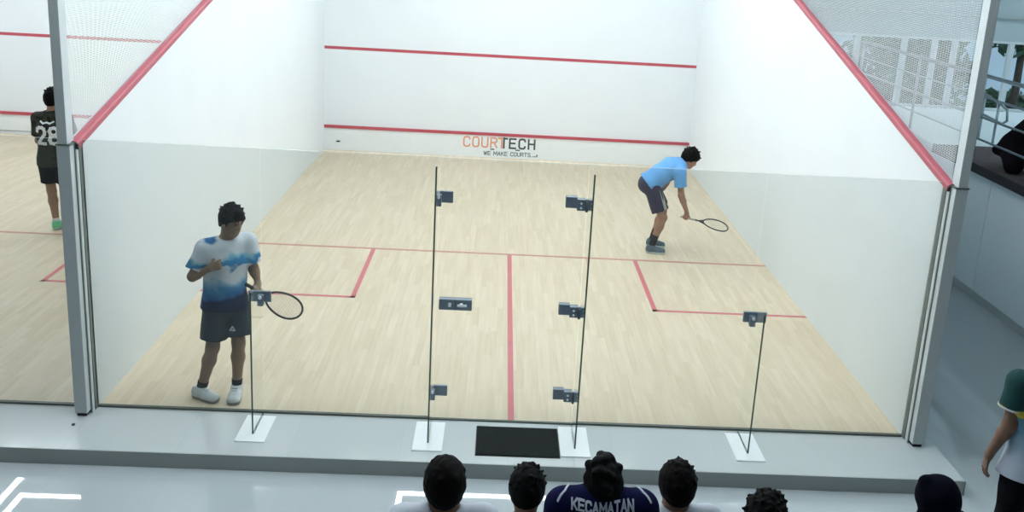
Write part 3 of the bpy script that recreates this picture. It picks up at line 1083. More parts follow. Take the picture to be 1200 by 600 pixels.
def head_prims(c, F, U, s):
    Lh = np.cross(U, F)

    def pt(f, l, u):
        return c + (F * f + Lh * l + U * u) * s
    A = (F, Lh, U)
    return pt, [
        (ell(pt(-0.008, 0, 0.012), A, (0.094 * s, 0.074 * s, 0.100 * s)), 0.03),
        (ell(pt(0.030, 0, -0.055), A, (0.062 * s, 0.056 * s, 0.066 * s)), 0.05),
        (cap(pt(0.062, 0.012, -0.100), pt(0.062, -0.012, -0.100), 0.020 * s), 0.03),
        (cap(pt(0.082, 0, 0.012), pt(0.100, 0, -0.028), 0.008 * s, 0.012 * s), 0.014),
        (cap(pt(0.090, 0.010, -0.033), pt(0.090, -0.010, -0.033), 0.010 * s), 0.010),
        (cap(pt(0.074, 0.030, 0.026), pt(0.074, -0.030, 0.026), 0.014 * s), 0.02),
        (cap(pt(0.078, 0.016, -0.066), pt(0.078, -0.016, -0.066), 0.012 * s), 0.012),
        (ell(pt(-0.005, 0.077, -0.012), (F, Lh, U), (0.020 * s, 0.010 * s, 0.032 * s)), 0.010),
        (ell(pt(-0.005, -0.077, -0.012), (F, Lh, U), (0.020 * s, 0.010 * s, 0.032 * s)), 0.010),
    ]


def bounds(pts, pad):
    a = np.array(pts)
    return a.min(0) - pad, a.max(0) + pad


def make_hair(root, c, F, U, s, m, style, seed):
    pt, _ = head_prims(c, F, U, s)
    Lh = np.cross(U, F)
    A = (F, Lh, U)
    r = np.random.default_rng(seed)
    thick, nape, front, tuft, fringe = style
    it = [(ell(pt(-0.012, 0, 0.016), A, ((0.096 + thick) * s, (0.076 + thick) * s, (0.103 + thick) * s)), 0.02)]
    tn, tr0, tr1, tl = tuft
    for k in range(tn):
        a = r.uniform(0, 6.283)
        e = r.uniform(0.15, 1.45)
        d = np.array([math.cos(a) * math.cos(e), math.sin(a) * math.cos(e), math.sin(e)])
        b0 = pt(-0.012 + d[0] * (0.092 + thick - tr0), d[1] * (0.072 + thick - tr0), 0.016 + d[2] * (0.099 + thick - tr0))
        sw = r.normal(size=3) * tl * 0.5
        g = thick + tl - tr1
        b1 = pt(-0.012 + d[0] * (0.092 + g) + sw[0], d[1] * (0.072 + g) + sw[1], 0.016 + d[2] * (0.099 + g) + sw[2] * .5)
        it.append((cap(b0, b1, tr0 * s, tr1 * s), max(0.010, tr1 * 1.1)))
    f = union(it)
    f = wrinkle(f, 0.0014, 110, seed)
    # hairline: rises from the nape to the forehead, with sideburns in front of the ears
    slope = (front - nape) / 0.18
    n = unit(U - F * slope)
    p0 = pt(0.0, 0, nape + 0.09 * slope)
    f = cut(f, [(p0, -n), (pt(0.112 if fringe else 0.088, 0, 0), F)])
    if fringe:
        ex = [(f, 0.01)]
        for l in (-0.056, -0.040, -0.024, -0.008, 0.010, 0.028, 0.044, 0.058):
            q = 1 - (l / 0.085) ** 2
            ex.append((cap(pt(0.058 * q, l * 0.9, 0.098 * q), pt(0.088 * math.sqrt(q) + 0.006, l * 1.1 + 0.006, 0.060 - fringe * (0.3 + 1.0 * r.random())), 0.019 * s, 0.004 * s), 0.014))
        for l in (1, -1):
            ex.append((cap(pt(0.022, l * 0.074, 0.045), pt(0.024, l * 0.076, -0.030), 0.015 * s, 0.006 * s), 0.012))
            ex.append((cap(pt(-0.050, l * 0.058, 0.0), pt(-0.058, l * 0.050, -0.070), 0.026 * s, 0.012 * s), 0.02))
        f = union(ex)
    R = (0.15 + thick) * s + 0.03
    sdf_obj('hair', f, c - R, c + R, 0.0048, m, root)


def shoe(root, ankle, heel, toe, m_up, m_sole, s=1.0):
    heel, toe, ankle = [np.asarray(p, float) for p in (heel, toe, ankle)]
    d = unit(toe - heel).astype(float)
    up = np.array([0, 0, 1.0])
    up = unit(up - d * (up @ d)).astype(float)
    lat = np.cross(up, d)
    body = union([
        ecap(heel + d * 0.042 * s + up * 0.036, toe - d * 0.052 * s + up * 0.030, lat, (0.036 * s, 0.036), (0.046 * s, 0.030)),
        (ecap(toe - d * 0.12 * s + up * 0.032, toe - d * 0.045 * s + up * 0.028, lat, (0.046 * s, 0.032), (0.040 * s, 0.028)), 0.03),
        (cap(heel + d * 0.055 * s + up * 0.075, heel + d * 0.15 * s + up * 0.048, 0.040 * s, 0.034 * s), 0.04),
        (cap(ankle - up * 0.005, heel + d * 0.06 * s + up * 0.06, 0.043 * s, 0.042 * s), 0.03)], 0.03)
    upper = cut(body, [(heel + up * 0.016, -up), (ankle + up * 0.012, up)])
    lo, hi = bounds([heel, toe, ankle], 0.09)
    o = sdf_obj('shoe', upper, lo, hi, 0.005, m_up, root)
    sole = cut(union([
        ecap(heel + d * 0.042 * s + up * 0.030, toe - d * 0.050 * s + up * 0.028, lat, (0.041 * s, 0.040), (0.051 * s, 0.034)),
        ecap(toe - d * 0.12 * s + up * 0.030, toe - d * 0.043 * s + up * 0.028, lat, (0.051 * s, 0.036), (0.044 * s, 0.032))], 0.03),
        [(heel + up * 0.026, up), (heel + up * 0.001, -up)])
    sdf_obj('sole', sole, lo, hi, 0.005, m_sole, o)
    lm = MB()
    for k in range(3):
        c = heel + d * (0.135 + 0.022 * k) * s + up * (0.093 - 0.011 * k)
        lm.tube([c - lat * 0.02, c + up * 0.004, c + lat * 0.02], 0.0035, 6)
    lm.build('laces', m_sole, o, smooth=True)
    return o


def person(label, org, J, fit, group=None, h=0.0062):
    org = np.asarray(org, float)
    root = thing('person', label, 'person', tuple(org), group)
    vec = {'F', 'U', 'side', 'sideP', 'hRd', 'hRt', 'hLd', 'hLt', 'hRn', 'hLn'}
    J = {k: (np.asarray(v, float) if k in vec else np.asarray(v, float) - org) if not isinstance(v, (str, float, int)) else v for k, v in J.items()}
    s = fit.get('scale', 1.0)
    wd = fit.get('width', 1.0)
    hs = fit.get('hscale', s)
    F, U = unit(J['F']).astype(float), unit(J['U']).astype(float)
    F = unit(F - U * (F @ U)).astype(float)
    pel, che, nk, hc = J['pelvis'], J['chest'], J['neck'], J['head']
    side, sideP = J['side'], J.get('sideP', J['side'])
    spine = unit(che - pel).astype(float)
    waist = pel * 0.45 + che * 0.55
    if 'waist' in J:
        waist = J['waist']
    uch = che + (nk - che) * 0.62
    pt, hp = head_prims(hc, F, U, hs)
    b = [
        (ecap(pel - spine * 0.05 * s, waist, sideP, (0.150 * s * wd, 0.112 * s), (0.132 * s * wd, 0.098 * s)), 0.05),
        (ecap(waist, che, side, (0.132 * s * wd, 0.098 * s), (0.155 * s * wd, 0.112 * s)), 0.06),
        (ecap(che, uch, side, (0.155 * s * wd, 0.110 * s), (0.115 * s * wd, 0.080 * s)), 0.06),
        (cap(nk - (nk - che) * 0.12, hc - U * 0.045 * s - F * 0.02 * s, 0.057 * s, 0.053 * s), 0.05)]
    for k in 'RL':
        sh, el, wr = J['sh' + k], J['el' + k], J['wr' + k]
        b.append((cap(nk - (nk - che) * 0.30, sh, 0.058 * s, 0.056 * s), 0.05))
        b.append((cap(sh, el, 0.048 * s, 0.038 * s), 0.04))
        mid = el + (wr - el) * 0.3
        b.append((cap(el, mid, 0.037 * s, 0.039 * s), 0.03))
        b.append((cap(mid, wr, 0.038 * s, 0.025 * s), 0.02))
    for k in 'RL':
        hi_, kn, an = J['hip' + k], J['kn' + k], J['an' + k]
        b.append((cap(hi_, kn, 0.088 * s, 0.054 * s), 0.04))
        calf = kn + (an - kn) * 0.32
        b.append((cap(kn, calf, 0.051 * s, 0.055 * s), 0.03))
        b.append((cap(calf, an, 0.054 * s, 0.035 * s), 0.03))
        if 'toe' + k in J:
            b.append((cap(an, J['heel' + k] * 0.6 + J['toe' + k] * 0.4 + np.array([0, 0, 0.045]), 0.034 * s, 0.026 * s), 0.02))
    b += hp
    for k in 'RL':
        dd = J.get('h%sd' % k)
        if dd is None:
            dd = J['wr' + k] - J['el' + k]
        t = J['h%st' % k]
        n = J.get('h%sn' % k)
        if n is None:
            n = np.cross(dd, t) if k == 'L' else np.cross(t, dd)
        b += hand_prims(J['wr' + k], dd, t, n, fit.get('hand' + k, 'relax'), s)
    f = union(b)
    sock = [cap(pt(0.092, l, 0.004), pt(0.1, l, 0.004), 0.0125 * s) for l in (0.031, -0.031)]
    g = f

    def fbody(P):
        d = g(P)
        for q in sock:
            e = -q(P)
            hh = np.maximum(0.01 - np.abs(d - e), 0) / 0.01
            d = np.maximum(d, e) + hh * hh * 0.0025
        return d
    pts = [v for k, v in J.items() if isinstance(v, np.ndarray) and k not in vec]
    lo, hi = bounds(pts, 0.21)
    sdf_obj('body', fbody, lo, hi, h, fit['skin'], root)
    if fit.get('face'):
        Lh = np.cross(U, F)
        for l in (0.031, -0.031):
            e = ell(pt(0.078, l, 0.003), (F, Lh, U), (0.010 * s, 0.014 * s, 0.008 * s))
            c = pt(0.078, l, 0.003)
            sdf_obj('eye', e, c - 0.03, c + 0.03, 0.003, M['eye'], root)
            c = pt(0.086, l * 1.05, 0.026)
            e = cap(pt(0.088, l * 0.55, 0.024), pt(0.080, l * 1.6, 0.026), 0.0055 * s, 0.004 * s)
            sdf_obj('eyebrow', e, c - 0.04, c + 0.04, 0.003, fit['hairmat'], root)
        c = pt(0.090, 0, -0.064)
        e = ell(pt(0.088, 0, -0.064), (F, Lh, U), (0.007 * s, 0.022 * s, 0.007 * s))
        sdf_obj('mouth', e, c - 0.04, c + 0.04, 0.003, M['lip'], root)
    if fit.get('hair'):
        make_hair(root, hc, F, U, hs, fit['hairmat'], fit['hair'], fit.get('seed', 1))

    out = {'root': root}
    # ---- shirt
    hem = J['hem'] if 'hem' in J else pel - spine * 0.10 * s
    q = 0.018 * s
    sv = fit.get('sleeve', 0.72)
    it = [
        (ecap(waist, hem, sideP, (0.140 * s * wd + q, 0.106 * s + q), (0.178 * s * wd + q, 0.136 * s + q), (0, 1)), 0.05),
        (ecap(waist, che, side, (0.140 * s * wd + q, 0.106 * s + q), (0.158 * s * wd + q, 0.114 * s + q)), 0.06),
        (ecap(che, uch, side, (0.157 * s * wd + q, 0.112 * s + q), (0.118 * s * wd + q, 0.083 * s + q)), 0.06)]
    holes = [cap(nk + (nk - che) * 0.05, hc, 0.062 * s, 0.075 * s)]
    for k in 'RL':
        sh, el, wr = J['sh' + k], J['el' + k], J['wr' + k]
        it.append((cap(nk - (nk - che) * 0.28, sh, 0.062 * s + q * .6, 0.058 * s + q * .6), 0.05))
        if sv <= 1:
            it.append((cap(sh, sh + (el - sh) * sv, 0.056 * s + q, 0.057 * s + q * 1.3, (0, 1)), 0.035))
            holes.append(cap(sh + (el - sh) * (sv - 0.12), sh + (el - sh) * (sv + .3), 0.051 * s))
        else:
            it.append((cap(sh, el, 0.056 * s + q, 0.046 * s + q), 0.035))
            it.append((cap(el, el + (wr - el) * (sv - 1), 0.045 * s + q, 0.036 * s + q * .6, (0, 1)), 0.035))
    fs = wrinkle(cut(union(it), [], holes), 0.005, 21, fit.get('seed', 1))
    pts = [waist, hem, che, nk] + [J['sh' + k] for k in 'RL'] + [J['el' + k] for k in 'RL'] + ([J['wr' + k] for k in 'RL'] if sv > 1 else [])
    lo, hi = bounds(pts, 0.24)
    out['shirt'] = sdf_obj('shirt', fs, lo, hi, h, fit['shirt'], root)
    # ---- shorts or trousers
    it = [(ecap(pel * .6 + waist * .4, pel - spine * 0.05 * s, sideP, (0.142 * s * wd + q * .6, 0.106 * s + q * .6), (0.160 * s * wd + q * .7, 0.118 * s + q * .8)), 0.04)]
    holes = []
    lg = fit.get('leg', 0.8)
    for k in 'RL':
        hp_, kn, an = J['hip' + k], J['kn' + k], J['an' + k]
        if lg <= 1:
            e = hp_ + (kn - hp_) * lg
            it.append((cap(hp_, e, 0.098 * s + q * .5, fit.get('hemr', 0.098) * s, (0, 1)), 0.03))
            holes.append(cap(hp_ + (kn - hp_) * (lg - .1), hp_ + (kn - hp_) * (lg + .2), 0.076 * s))
        else:
            it.append((cap(hp_, kn, 0.098 * s, 0.070 * s), 0.03))
            it.append((cap(kn, an + np.array([0, 0, 0.01]), 0.070 * s, 0.058 * s, (0, 1)), 0.03))
    fl = wrinkle(cut(union(it), [], holes), 0.003, 24, fit.get('seed', 1) + 5)
    pts = [waist, pel] + [J[a + k] for a in ('hip', 'kn', 'an') for k in 'RL']
    lo, hi = bounds(pts, 0.2)
    out['shorts'] = sdf_obj('shorts' if lg <= 1 else 'trousers', fl, lo, hi, h, fit['pants'], root)
    # ---- socks and shoes
    for k in 'RL':
        an, kn = J['an' + k], J['kn' + k]
        if fit.get('sock'):
            a2 = an + (kn - an) * fit.get('sockh', 0.22)
            fk = cap(an - unit(kn - an) * 0.03, a2, 0.040 * s, 0.046 * s, (0, 1))
            lo, hi = bounds([an, a2], 0.09)
            sdf_obj('sock', fk, lo, hi, 0.005, fit['sock'], root)
        if 'toe' + k in J:
            shoe(root, an, J['heel' + k], J['toe' + k], fit['shoe'], fit['sole'], s)
    return out


def racket(label, butt, d, w, total, a, b, m_grip, m_tip):
    butt, d, w = Vector(butt), Vector(d).normalized(), Vector(w)
    w = (w - d * w.dot(d)).normalized()
    t = thing('squash_racket', label, 'racket', tuple(butt))
    c = d * (total - a / 2)
    N = 48

    def P(k):
        th = 2 * math.pi * k / N
        return c + d * (a / 2 * math.cos(th)) + w * (b / 2 * math.sin(th) * (1 + 0.13 * math.cos(th)))
    fr = MB()
    fr.tube([P(k) for k in range(N)], 0.0085, 8, closed=True, mi=0)
    fr.build('frame', m_tip, t, smooth=True)
    sh = MB()
    throat = c - d * (a / 2)
    sh.tube([d * 0.19, throat - d * 0.07, throat + d * 0.0], [0.010, 0.009, 0.009], 10)
    sh.tube([throat - d * 0.07, throat + d * 0.02 + w * b * 0.2], 0.007, 8)
    sh.tube([throat - d * 0.07, throat + d * 0.02 - w * b * 0.2], 0.007, 8)
    sh.build('shaft', M['racketdark'], t, smooth=True)
    st = MB()
    for i in range(1, 12):
        x = -1 + 2 * i / 12
        half = math.sqrt(1 - x * x)
        p0, p1 = c + w * (b / 2 * x) - d * (a / 2 * half), c + w * (b / 2 * x) + d * (a / 2 * half)
        st.tube([p0, p1], 0.0009, 4)
    for i in range(1, 16):
        x = -1 + 2 * i / 16
        half = math.sqrt(1 - x * x) * (1 + 0.13 * x)
        p0, p1 = c + d * (a / 2 * x) - w * (b / 2 * half), c + d * (a / 2 * x) + w * (b / 2 * half)
        st.tube([p0, p1], 0.0009, 4)
    o = st.build('string_bed', M['string'], t)
    MB().tube([d * 0.0, d * 0.012, d * 0.19], [0.016, 0.0145, 0.013], 12).build('grip', m_grip, t, smooth=True)
    return t


def n3(a):
    return unit(a).astype(float)


SHORT = (0.014, -0.075, 0.060, (40, 0.012, 0.004, 0.010), 0)

# --- player in the white and blue shirt, near the glass at left
o1 = (0.88, 0.28, 0.0)
rd = n3((0.80, 0.16, -0.52))
fd = np.array((0.07, -0.03, -0.105))
fd = n3(fd - rd * (fd @ rd))
J1 = dict(
    pelvis=(0.925, 0.30, 0.83), chest=(0.935, 0.285, 1.16), neck=(0.950, 0.275, 1.335), head=(1.002, 0.245, 1.500),
    F=(0.80, -0.50, -0.33), U=(0.30, -0.12, 0.94), side=(0.80, 0.60, 0.03), sideP=(0.85, 0.52, 0),
    shR=(0.802, 0.185, 1.272), elR=(0.722, 0.135, 1.065), wrR=(0.862, 0.105, 1.150),
    hRd=(0.85, 0.18, 0.30), hRt=(-0.25, 0.1, 0.95), hRn=(0.0, 0.95, -0.1),
    shL=(1.078, 0.385, 1.285), elL=(1.125, 0.385, 1.065), wrL=(1.175, 0.330, 0.965),
    hLd=fd, hLt=rd,
    hipR=(0.860, 0.250, 0.80), knR=(0.840, 0.200, 0.455), anR=(0.738, 0.222, 0.095), heelR=(0.655, 0.245, 0.0), toeR=(0.890, 0.150, 0.0),
    hipL=(0.985, 0.345, 0.80), knL=(1.020, 0.290, 0.460), anL=(1.000, 0.285, 0.095), heelL=(0.992, 0.345, 0.0), toeL=(1.012, 0.095, 0.0),
    hem=(0.915, 0.295, 0.775))
shirt1 = ramp_mat('shirt_white_blue_print', [
    (0.0, (0.014, 0.020, 0.060)), (0.24, (0.018, 0.030, 0.09)), (0.29, (0.03, 0.13, 0.34)), (0.40, (0.08, 0.27, 0.52)),
    (0.47, (0.30, 0.50, 0.68)), (0.53, (0.66, 0.72, 0.78)), (0.62, (0.68, 0.73, 0.78)), (0.65, (0.03, 0.18, 0.40)), (0.71, (0.05, 0.25, 0.48)),
    (0.74, (0.25, 0.50, 0.62)), (0.79, (0.66, 0.72, 0.78)), (1.0, (0.66, 0.71, 0.77))],
    'Z', 0.74, 1.36, 0.24, 5.5, extra=[((-0.06, -0.06, 1.30), 0.075, (0.03, 0.15, 0.38)), ((-0.13, 0.0, 0.86), 0.11, (0.04, 0.20, 0.42))])
p1 = person('player in a white and blue printed shirt holding a racket behind the glass at left', o1, J1, dict(
    scale=0.95, width=1.0, skin=M['skin1'], hair=(0.018, -0.105, 0.052, (70, 0.014, 0.004, 0.016), 0.030), hairmat=M['hair'], face=True, seed=3,
    shirt=shirt1, pants=M['shorts1'], leg=0.80, hemr=0.108, sleeve=0.74, sock=M['sockblack'], sockh=0.16, shoe=M['shoewhite'], sole=M['solegrey'],
    handL='grip', handR='clutch'), h=0.0052)
wl = np.array(J1['wrL'])
nl = np.cross(fd, rd)
gc = wl + fd * 0.070 + nl * 0.030
racket('black squash racket held by the player in the white and blue shirt', gc - rd * 0.09, rd, (0.45, -0.12, 0.80), 0.50, 0.31, 0.215, M['grip'], M['racketdark'])
# small emblem on the shorts
cloth_text('shorts_emblem', stroke_quads([[(0, 0), (.02, .03), (.04, 0)], [(.012, .0), (.028, .0)]], 0.009, 0.01), (0.16, -0.5, 0.60), (0.95, 0.3, 0), (0, 0, 1), (-0.15, 1, 0), p1['shorts'], M['piping'], p1['shorts'])

# --- player in sky blue, bending in the far right of the court
o2 = (5.08, 4.76, 0.0)
d2 = n3((0.97, 0.05, -0.20))
f2 = np.array((0.08, -0.01, -0.22))
f2 = n3(f2 - d2 * (f2 @ d2))
J2 = dict(
    pelvis=(4.970, 4.76, 0.885), chest=(5.205, 4.765, 1.075), neck=(5.345, 4.775, 1.135), head=(5.432, 4.775, 1.205),
    waist=(5.070, 4.76, 0.985),
    F=(0.82, -0.16, -0.52), U=(0.55, -0.05, 0.83), side=(0.0, 1.0, 0.0), sideP=(0.02, 1.0, 0.0),
    shR=(5.285, 4.600, 1.055), elR=(5.325, 4.575, 0.775), wrR=(5.415, 4.570, 0.560), hRd=f2, hRt=d2,
    shL=(5.285, 4.945, 1.055), elL=(5.200, 5.010, 0.820), wrL=(5.090, 4.950, 0.665), hLd=(-0.1, -0.1, -0.9), hLt=(0.9, -0.1, -0.1), hLn=(-0.2, -0.9, 0),
    hipR=(4.965, 4.680, 0.84), knR=(5.130, 4.620, 0.470), anR=(5.020, 4.620, 0.095), heelR=(4.945, 4.625, 0.0), toeR=(5.205, 4.600, 0.0),
    hipL=(4.975, 4.850, 0.84), knL=(5.165, 4.880, 0.480), anL=(5.065, 4.900, 0.095), heelL=(4.990, 4.905, 0.0), toeL=(5.250, 4.890, 0.0),
    hem=(4.930, 4.76, 0.860))
p2 = person('player in a sky blue shirt bending low with a racket near the right wall', o2, J2, dict(
    scale=0.97, width=1.0, skin=M['skin2'], hair=(0.024, -0.105, 0.040, (60, 0.018, 0.008, 0.018), 0.03), hairmat=M['hair'], face=True, seed=9,
    shirt=M['bluetee'], pants=M['shorts2'], leg=0.78, hemr=0.112, sleeve=0.62, sock=M['sockblack'], sockh=0.42, shoe=M['shoegrey'], sole=M['solepale'],
    handR='grip', handL='relax'))
# pale stripe down the outside of the shorts
cloth_text('side_stripe', stroke_quads([[(0.0, 0.0), (0.085, -0.27)]], 0.035, 0.02), (-0.015, -0.6, 0.835), (1, 0, 0), (0, 0, 1), (0, 1, 0), p2['shorts'], M['stripe'], p2['shorts'])
w2 = np.array(J2['wrR'])
n2 = np.cross(d2, f2)
g2 = w2 + f2 * 0.070 + n2 * 0.030
racket('black squash racket held low by the player in sky blue', g2 - d2 * 0.055, d2, (0.05, 0.93, 0.36), 0.63, 0.33, 0.215, M['griplight'], M['racketdark'])

# --- player with number 28, seen from behind in the neighbouring court
o3 = (-2.28, 4.50, 0.0)
J3 = dict(
    pelvis=(-2.275, 4.50, 0.92), chest=(-2.275, 4.50, 1.25), neck=(-2.265, 4.52, 1.43), head=(-2.255, 4.56, 1.585),
    F=(0.12, 0.97, -0.2), U=(0.0, 0.2, 0.98), side=(-1, 0.02, 0.02), sideP=(-1, 0.05, 0),
    shL=(-2.425, 4.50, 1.365), elL=(-2.445, 4.53, 1.085), wrL=(-2.385, 4.72, 0.960), hLt=(0.5, 0.2, 0.8),
    shR=(-2.095, 4.50, 1.375), elR=(-2.040, 4.53, 1.095), wrR=(-2.100, 4.73, 0.980), hRt=(-0.5, 0.2, 0.8),
    hipL=(-2.355, 4.50, 0.88), knL=(-2.335, 4.53, 0.47), anL=(-2.290, 4.50, 0.095), heelL=(-2.290, 4.430, 0.0), toeL=(-2.275, 4.690, 0.0),
    hipR=(-2.190, 4.50, 0.88), knR=(-2.130, 4.56, 0.47), anR=(-2.080, 4.60, 0.095), heelR=(-2.085, 4.525, 0.0), toeR=(-2.040, 4.785, 0.0),
    hem=(-2.275, 4.50, 0.80))
camo = ramp_mat('jersey_black_camouflage', [(0.0, (0.010, 0.012, 0.010)), (0.44, (0.014, 0.017, 0.013)), (0.5, (0.045, 0.045, 0.028)), (0.53, (0.014, 0.017, 0.014)), (0.6, (0.05, 0.055, 0.04)), (0.64, (0.012, 0.014, 0.012)), (1, (0.010, 0.012, 0.010))],
                'Z', -4, 6, 0.55, 9.0)
p3 = person('player in a black jersey numbered 28, seen from behind in the neighbouring court', o3, J3, dict(
    scale=0.97, skin=M['skin1'], hair=(0.026, -0.10, 0.05, (60, 0.018, 0.008, 0.016), 0), hairmat=M['hair'], seed=5,
    shirt=camo, pants=M['blacktrouser'], leg=0.72, hemr=0.108, sleeve=0.75, sock=M['sockwhite'], sockh=0.12, shoe=M['shoegreen'], sole=M['solepale']))
cloth_text('shirt_number', text_quads('28', 0, 0, 0.19, 0.095, 0.050, 0.036, 0.02), (-0.105, -0.6, 1.085), (1, 0, 0), (0, 0, 1), (0, 1, 0), p3['shirt'], M['shoewhite'], p3['shirt'])
cloth_text('shirt_emblem', stroke_quads([[(0, .02), (.035, 0), (.075, .012), (.11, .0), (.145, .02)]], 0.018, 0.02), (-0.065, -0.6, 1.325), (1, 0, 0), (0, 0, 1), (0, 1, 0), p3['shirt'], M['shoewhite'], p3['shirt'])


# --- spectators standing in front of the glass
def stand(x, y, top, yaw, z0=HALL, tilt=0.0, wide=1.0, du=0.0):
    """joints of someone standing upright, facing `yaw` (0 = towards the court)"""
    s = (top - z0) / 1.75
    c, sn = math.cos(yaw), math.sin(yaw)

    def T(f, l, u):
        lx, ly = -l * wide, f
        return (x + (lx * c - ly * sn) * s, y + (lx * sn + ly * c) * s, z0 + u * s)

    def D(f, l, u):
        return (-l * c - f * sn, -l * sn + f * c, u)
    J = dict(pelvis=T(0, 0, .93), chest=T(0, 0, 1.27), neck=T(-.005, 0, 1.45), head=T(.03, 0, 1.59),
             F=D(1, 0, -.1 + tilt), U=D(.1 - tilt, 0, 1), side=D(0, 1, 0), hem=T(0, 0, .82))
    for k, q in (('L', 1), ('R', -1)):
        J['sh' + k] = T(-.005, q * .165, 1.395)
        J['el' + k] = T(-.03, q * .205, 1.10)
        J['wr' + k] = T(.05, q * .195, .86)
        J['h%st' % k] = D(.9, 0, .1)
        J['hip' + k] = T(0, q * .085, .90)
        J['kn' + k] = T(.015, q * .09, .48)
        J['an' + k] = T(-.02, q * .095, .095 / s * 1.0)
        J['heel' + k] = T(-.085, q * .095, 0)
        J['toe' + k] = T(.165, q * .11, 0)
    for k in ('chest', 'neck', 'shL', 'shR', 'elL', 'elR', 'wrL', 'wrR', 'pelvis', 'hem'):
        J[k] = (J[k][0], J[k][1], J[k][2] + du)
    return J, s


def spectator(label, x, y, top, yaw, shirt, hair, hm, seed, skin='skin3', sleeve=0.72, wide=1.0, hs=0.93, du=0.0, **kw):
    J, s = stand(x, y, top, yaw, wide=wide, du=du)
    return person(label, (x, y, HALL), J, dict(scale=s, hscale=hs, skin=M[skin], hair=hair, hairmat=hm, seed=seed, shirt=shirt, pants=M['blacktrouser'],
                  leg=2, sleeve=sleeve, shoe=M['blacktee'], sole=M['solegrey'], **kw), 'spectators in front of the glass wall', h=0.0075)


spectator('leftmost spectator with smooth black hair and a pale shirt, seen from behind', 2.862, -3.350, 1.605, 0.05, M['whitetee'], (0.022, -0.105, 0.05, (40, 0.018, 0.010, 0.006), 0), M['hair2'], 11, du=0.03)
spectator('second spectator from the left, short dark hair and both ears showing', 3.228, -3.020, 1.375, -0.05, M['blacktee'], (0.016, -0.060, 0.05, (90, 0.012, 0.004, 0.012), 0), M['hair'], 12, du=-0.03)
TXTZ = 1.546
pc = spectator('spectator in a navy jersey with white shoulder piping and lettering', 3.535, -3.360, 1.635, 0.0, M['navy'], (0.014, -0.070, 0.05, (40, 0.026, 0.017, 0.022), 0), M['hair'], 13, du=0.115)
cloth_text('shirt_lettering', text_quads('KECAMATAN', 0, 0, 0.034, 0.0205, 0.0085, 0.0072, 0.01), (-0.137, -0.6, TXTZ), (1, 0, 0), (0, 0, 1), (0, 1, 0), pc['shirt'], M['piping'], pc['shirt'])
for q in (-1, 1):
    cloth_text('shirt_piping', stroke_quads([[(q * 0.135, 0.075), (q * 0.145, 0.03), (q * 0.165, -0.02), (q * 0.195, -0.055)]], 0.009, 0.008), (0.0, 0.0, 2.2), (1, 0, 0), (0, 1, 0), (0, 0, -1), pc['shirt'], M['piping'], pc['shirt'])
spectator('spectator right of the navy jersey, short black hair and a pale collar', 3.922, -3.060, 1.455, 0.08, M['whitetee'], (0.018, -0.095, 0.05, (60, 0.014, 0.005, 0.012), 0), M['hair2'], 14, du=0.01)
spectator('rightmost bareheaded spectator with spiky black hair, cut off by the picture edge', 4.187, -3.560, 1.62, -0.05, M['blacktee'], (0.020, -0.09, 0.05, (150, 0.015, 0.005, 0.013), 0), M['hair'], 15)

# spectator in a navy headscarf
J, s = stand(5.185, -3.02, 1.405, 0.55)
ph = person('spectator wearing a dark navy headscarf at the bottom right', (5.185, -3.02, HALL), J, dict(scale=s, skin=M['skin2'], shirt=M['hijab'], pants=M['blacktrouser'], leg=2,
            sleeve=1.85, shoe=M['blacktee'], sole=M['solegrey'], seed=16), 'spectators in front of the glass wall', h=0.0075)
hc = np.array(J['head']) - np.array((5.185, -3.02, HALL))
Fh, Uh = n3(J['F']), n3(J['U'])
Lh = np.cross(Uh, Fh)
tp = n3(Uh * 0.80 - np.array((1, 0, 0)) * 0.62)
sc = union([
    (ell(hc - Fh * 0.012 + Uh * 0.012, (Fh, Lh, Uh), (0.104, 0.080, 0.106)), 0.03),
    (cap(hc + tp * 0.05, hc + tp * 0.112, 0.066, 0.026), 0.06),
    (ell(hc + np.array((0.028, 0, 0.02)), (Fh, Lh, Uh), (0.075, 0.070, 0.075)), 0.03),
    (ecap(hc - Uh * 0.06, hc - Uh * 0.27, Lh, (0.072, 0.085), (0.170, 0.14), (0, 0)), 0.05)], 0.03)
pt_, _ = head_prims(hc, Fh, Uh, s)
face_hole = ell(pt_(0.12, 0, -0.02), (Fh, Lh, Uh), (0.07, 0.062, 0.085))
sdf_obj('headscarf', wrinkle(cut(sc, [], [face_hole]), 0.004, 24, 4), hc - np.array((.3, .3, .42)), hc + np.array((.3, .3, .22)), 0.006, M['hijab'], ph['root'])

# person in the green, blue and white shirt at the right edge
o4 = (6.37, -1.80, HALL)
J4, s4 = stand(6.37, -1.80, 1.66, 0.10)
J4.update(shL=(6.190, -1.80, 1.330), elL=(6.165, -1.815, 1.070), wrL=(6.105, -1.765, 0.835), hLd=(-0.10, 0.10, -0.9), hLt=(0.2, 0.9, 0.1), hem=(6.37, -1.80, 0.745))
shirt4 = ramp_mat('shirt_green_blue_white', [(0.0, (0.52, 0.57, 0.66)), (0.16, (0.50, 0.56, 0.66)), (0.32, (0.30, 0.42, 0.54)), (0.52, (0.12, 0.26, 0.36)), (0.60, (0.12, 0.24, 0.30)), (0.615, (0.50, 0.42, 0.05)), (0.68, (0.50, 0.42, 0.05)), (0.695, (0.012, 0.055, 0.055)), (1.0, (0.012, 0.05, 0.05))],
                  'Z', 0.86, 1.52, 0.05, 7.0)
p4 = person('person in a green, yellow and blue-white shirt at the right edge of the picture', o4, J4, dict(scale=s4, width=1.05, skin=M['skin3'], hair=SHORT, hairmat=M['hair'], seed=21,
           shirt=shirt4, pants=M['blacktrouser'], leg=2, sleeve=0.60, shoe=M['blacktee'], sole=M['solegrey']), h=0.0052)
sh_, el_ = np.array(J4['shL']) - np.array(o4), np.array(J4['elL']) - np.array(o4)
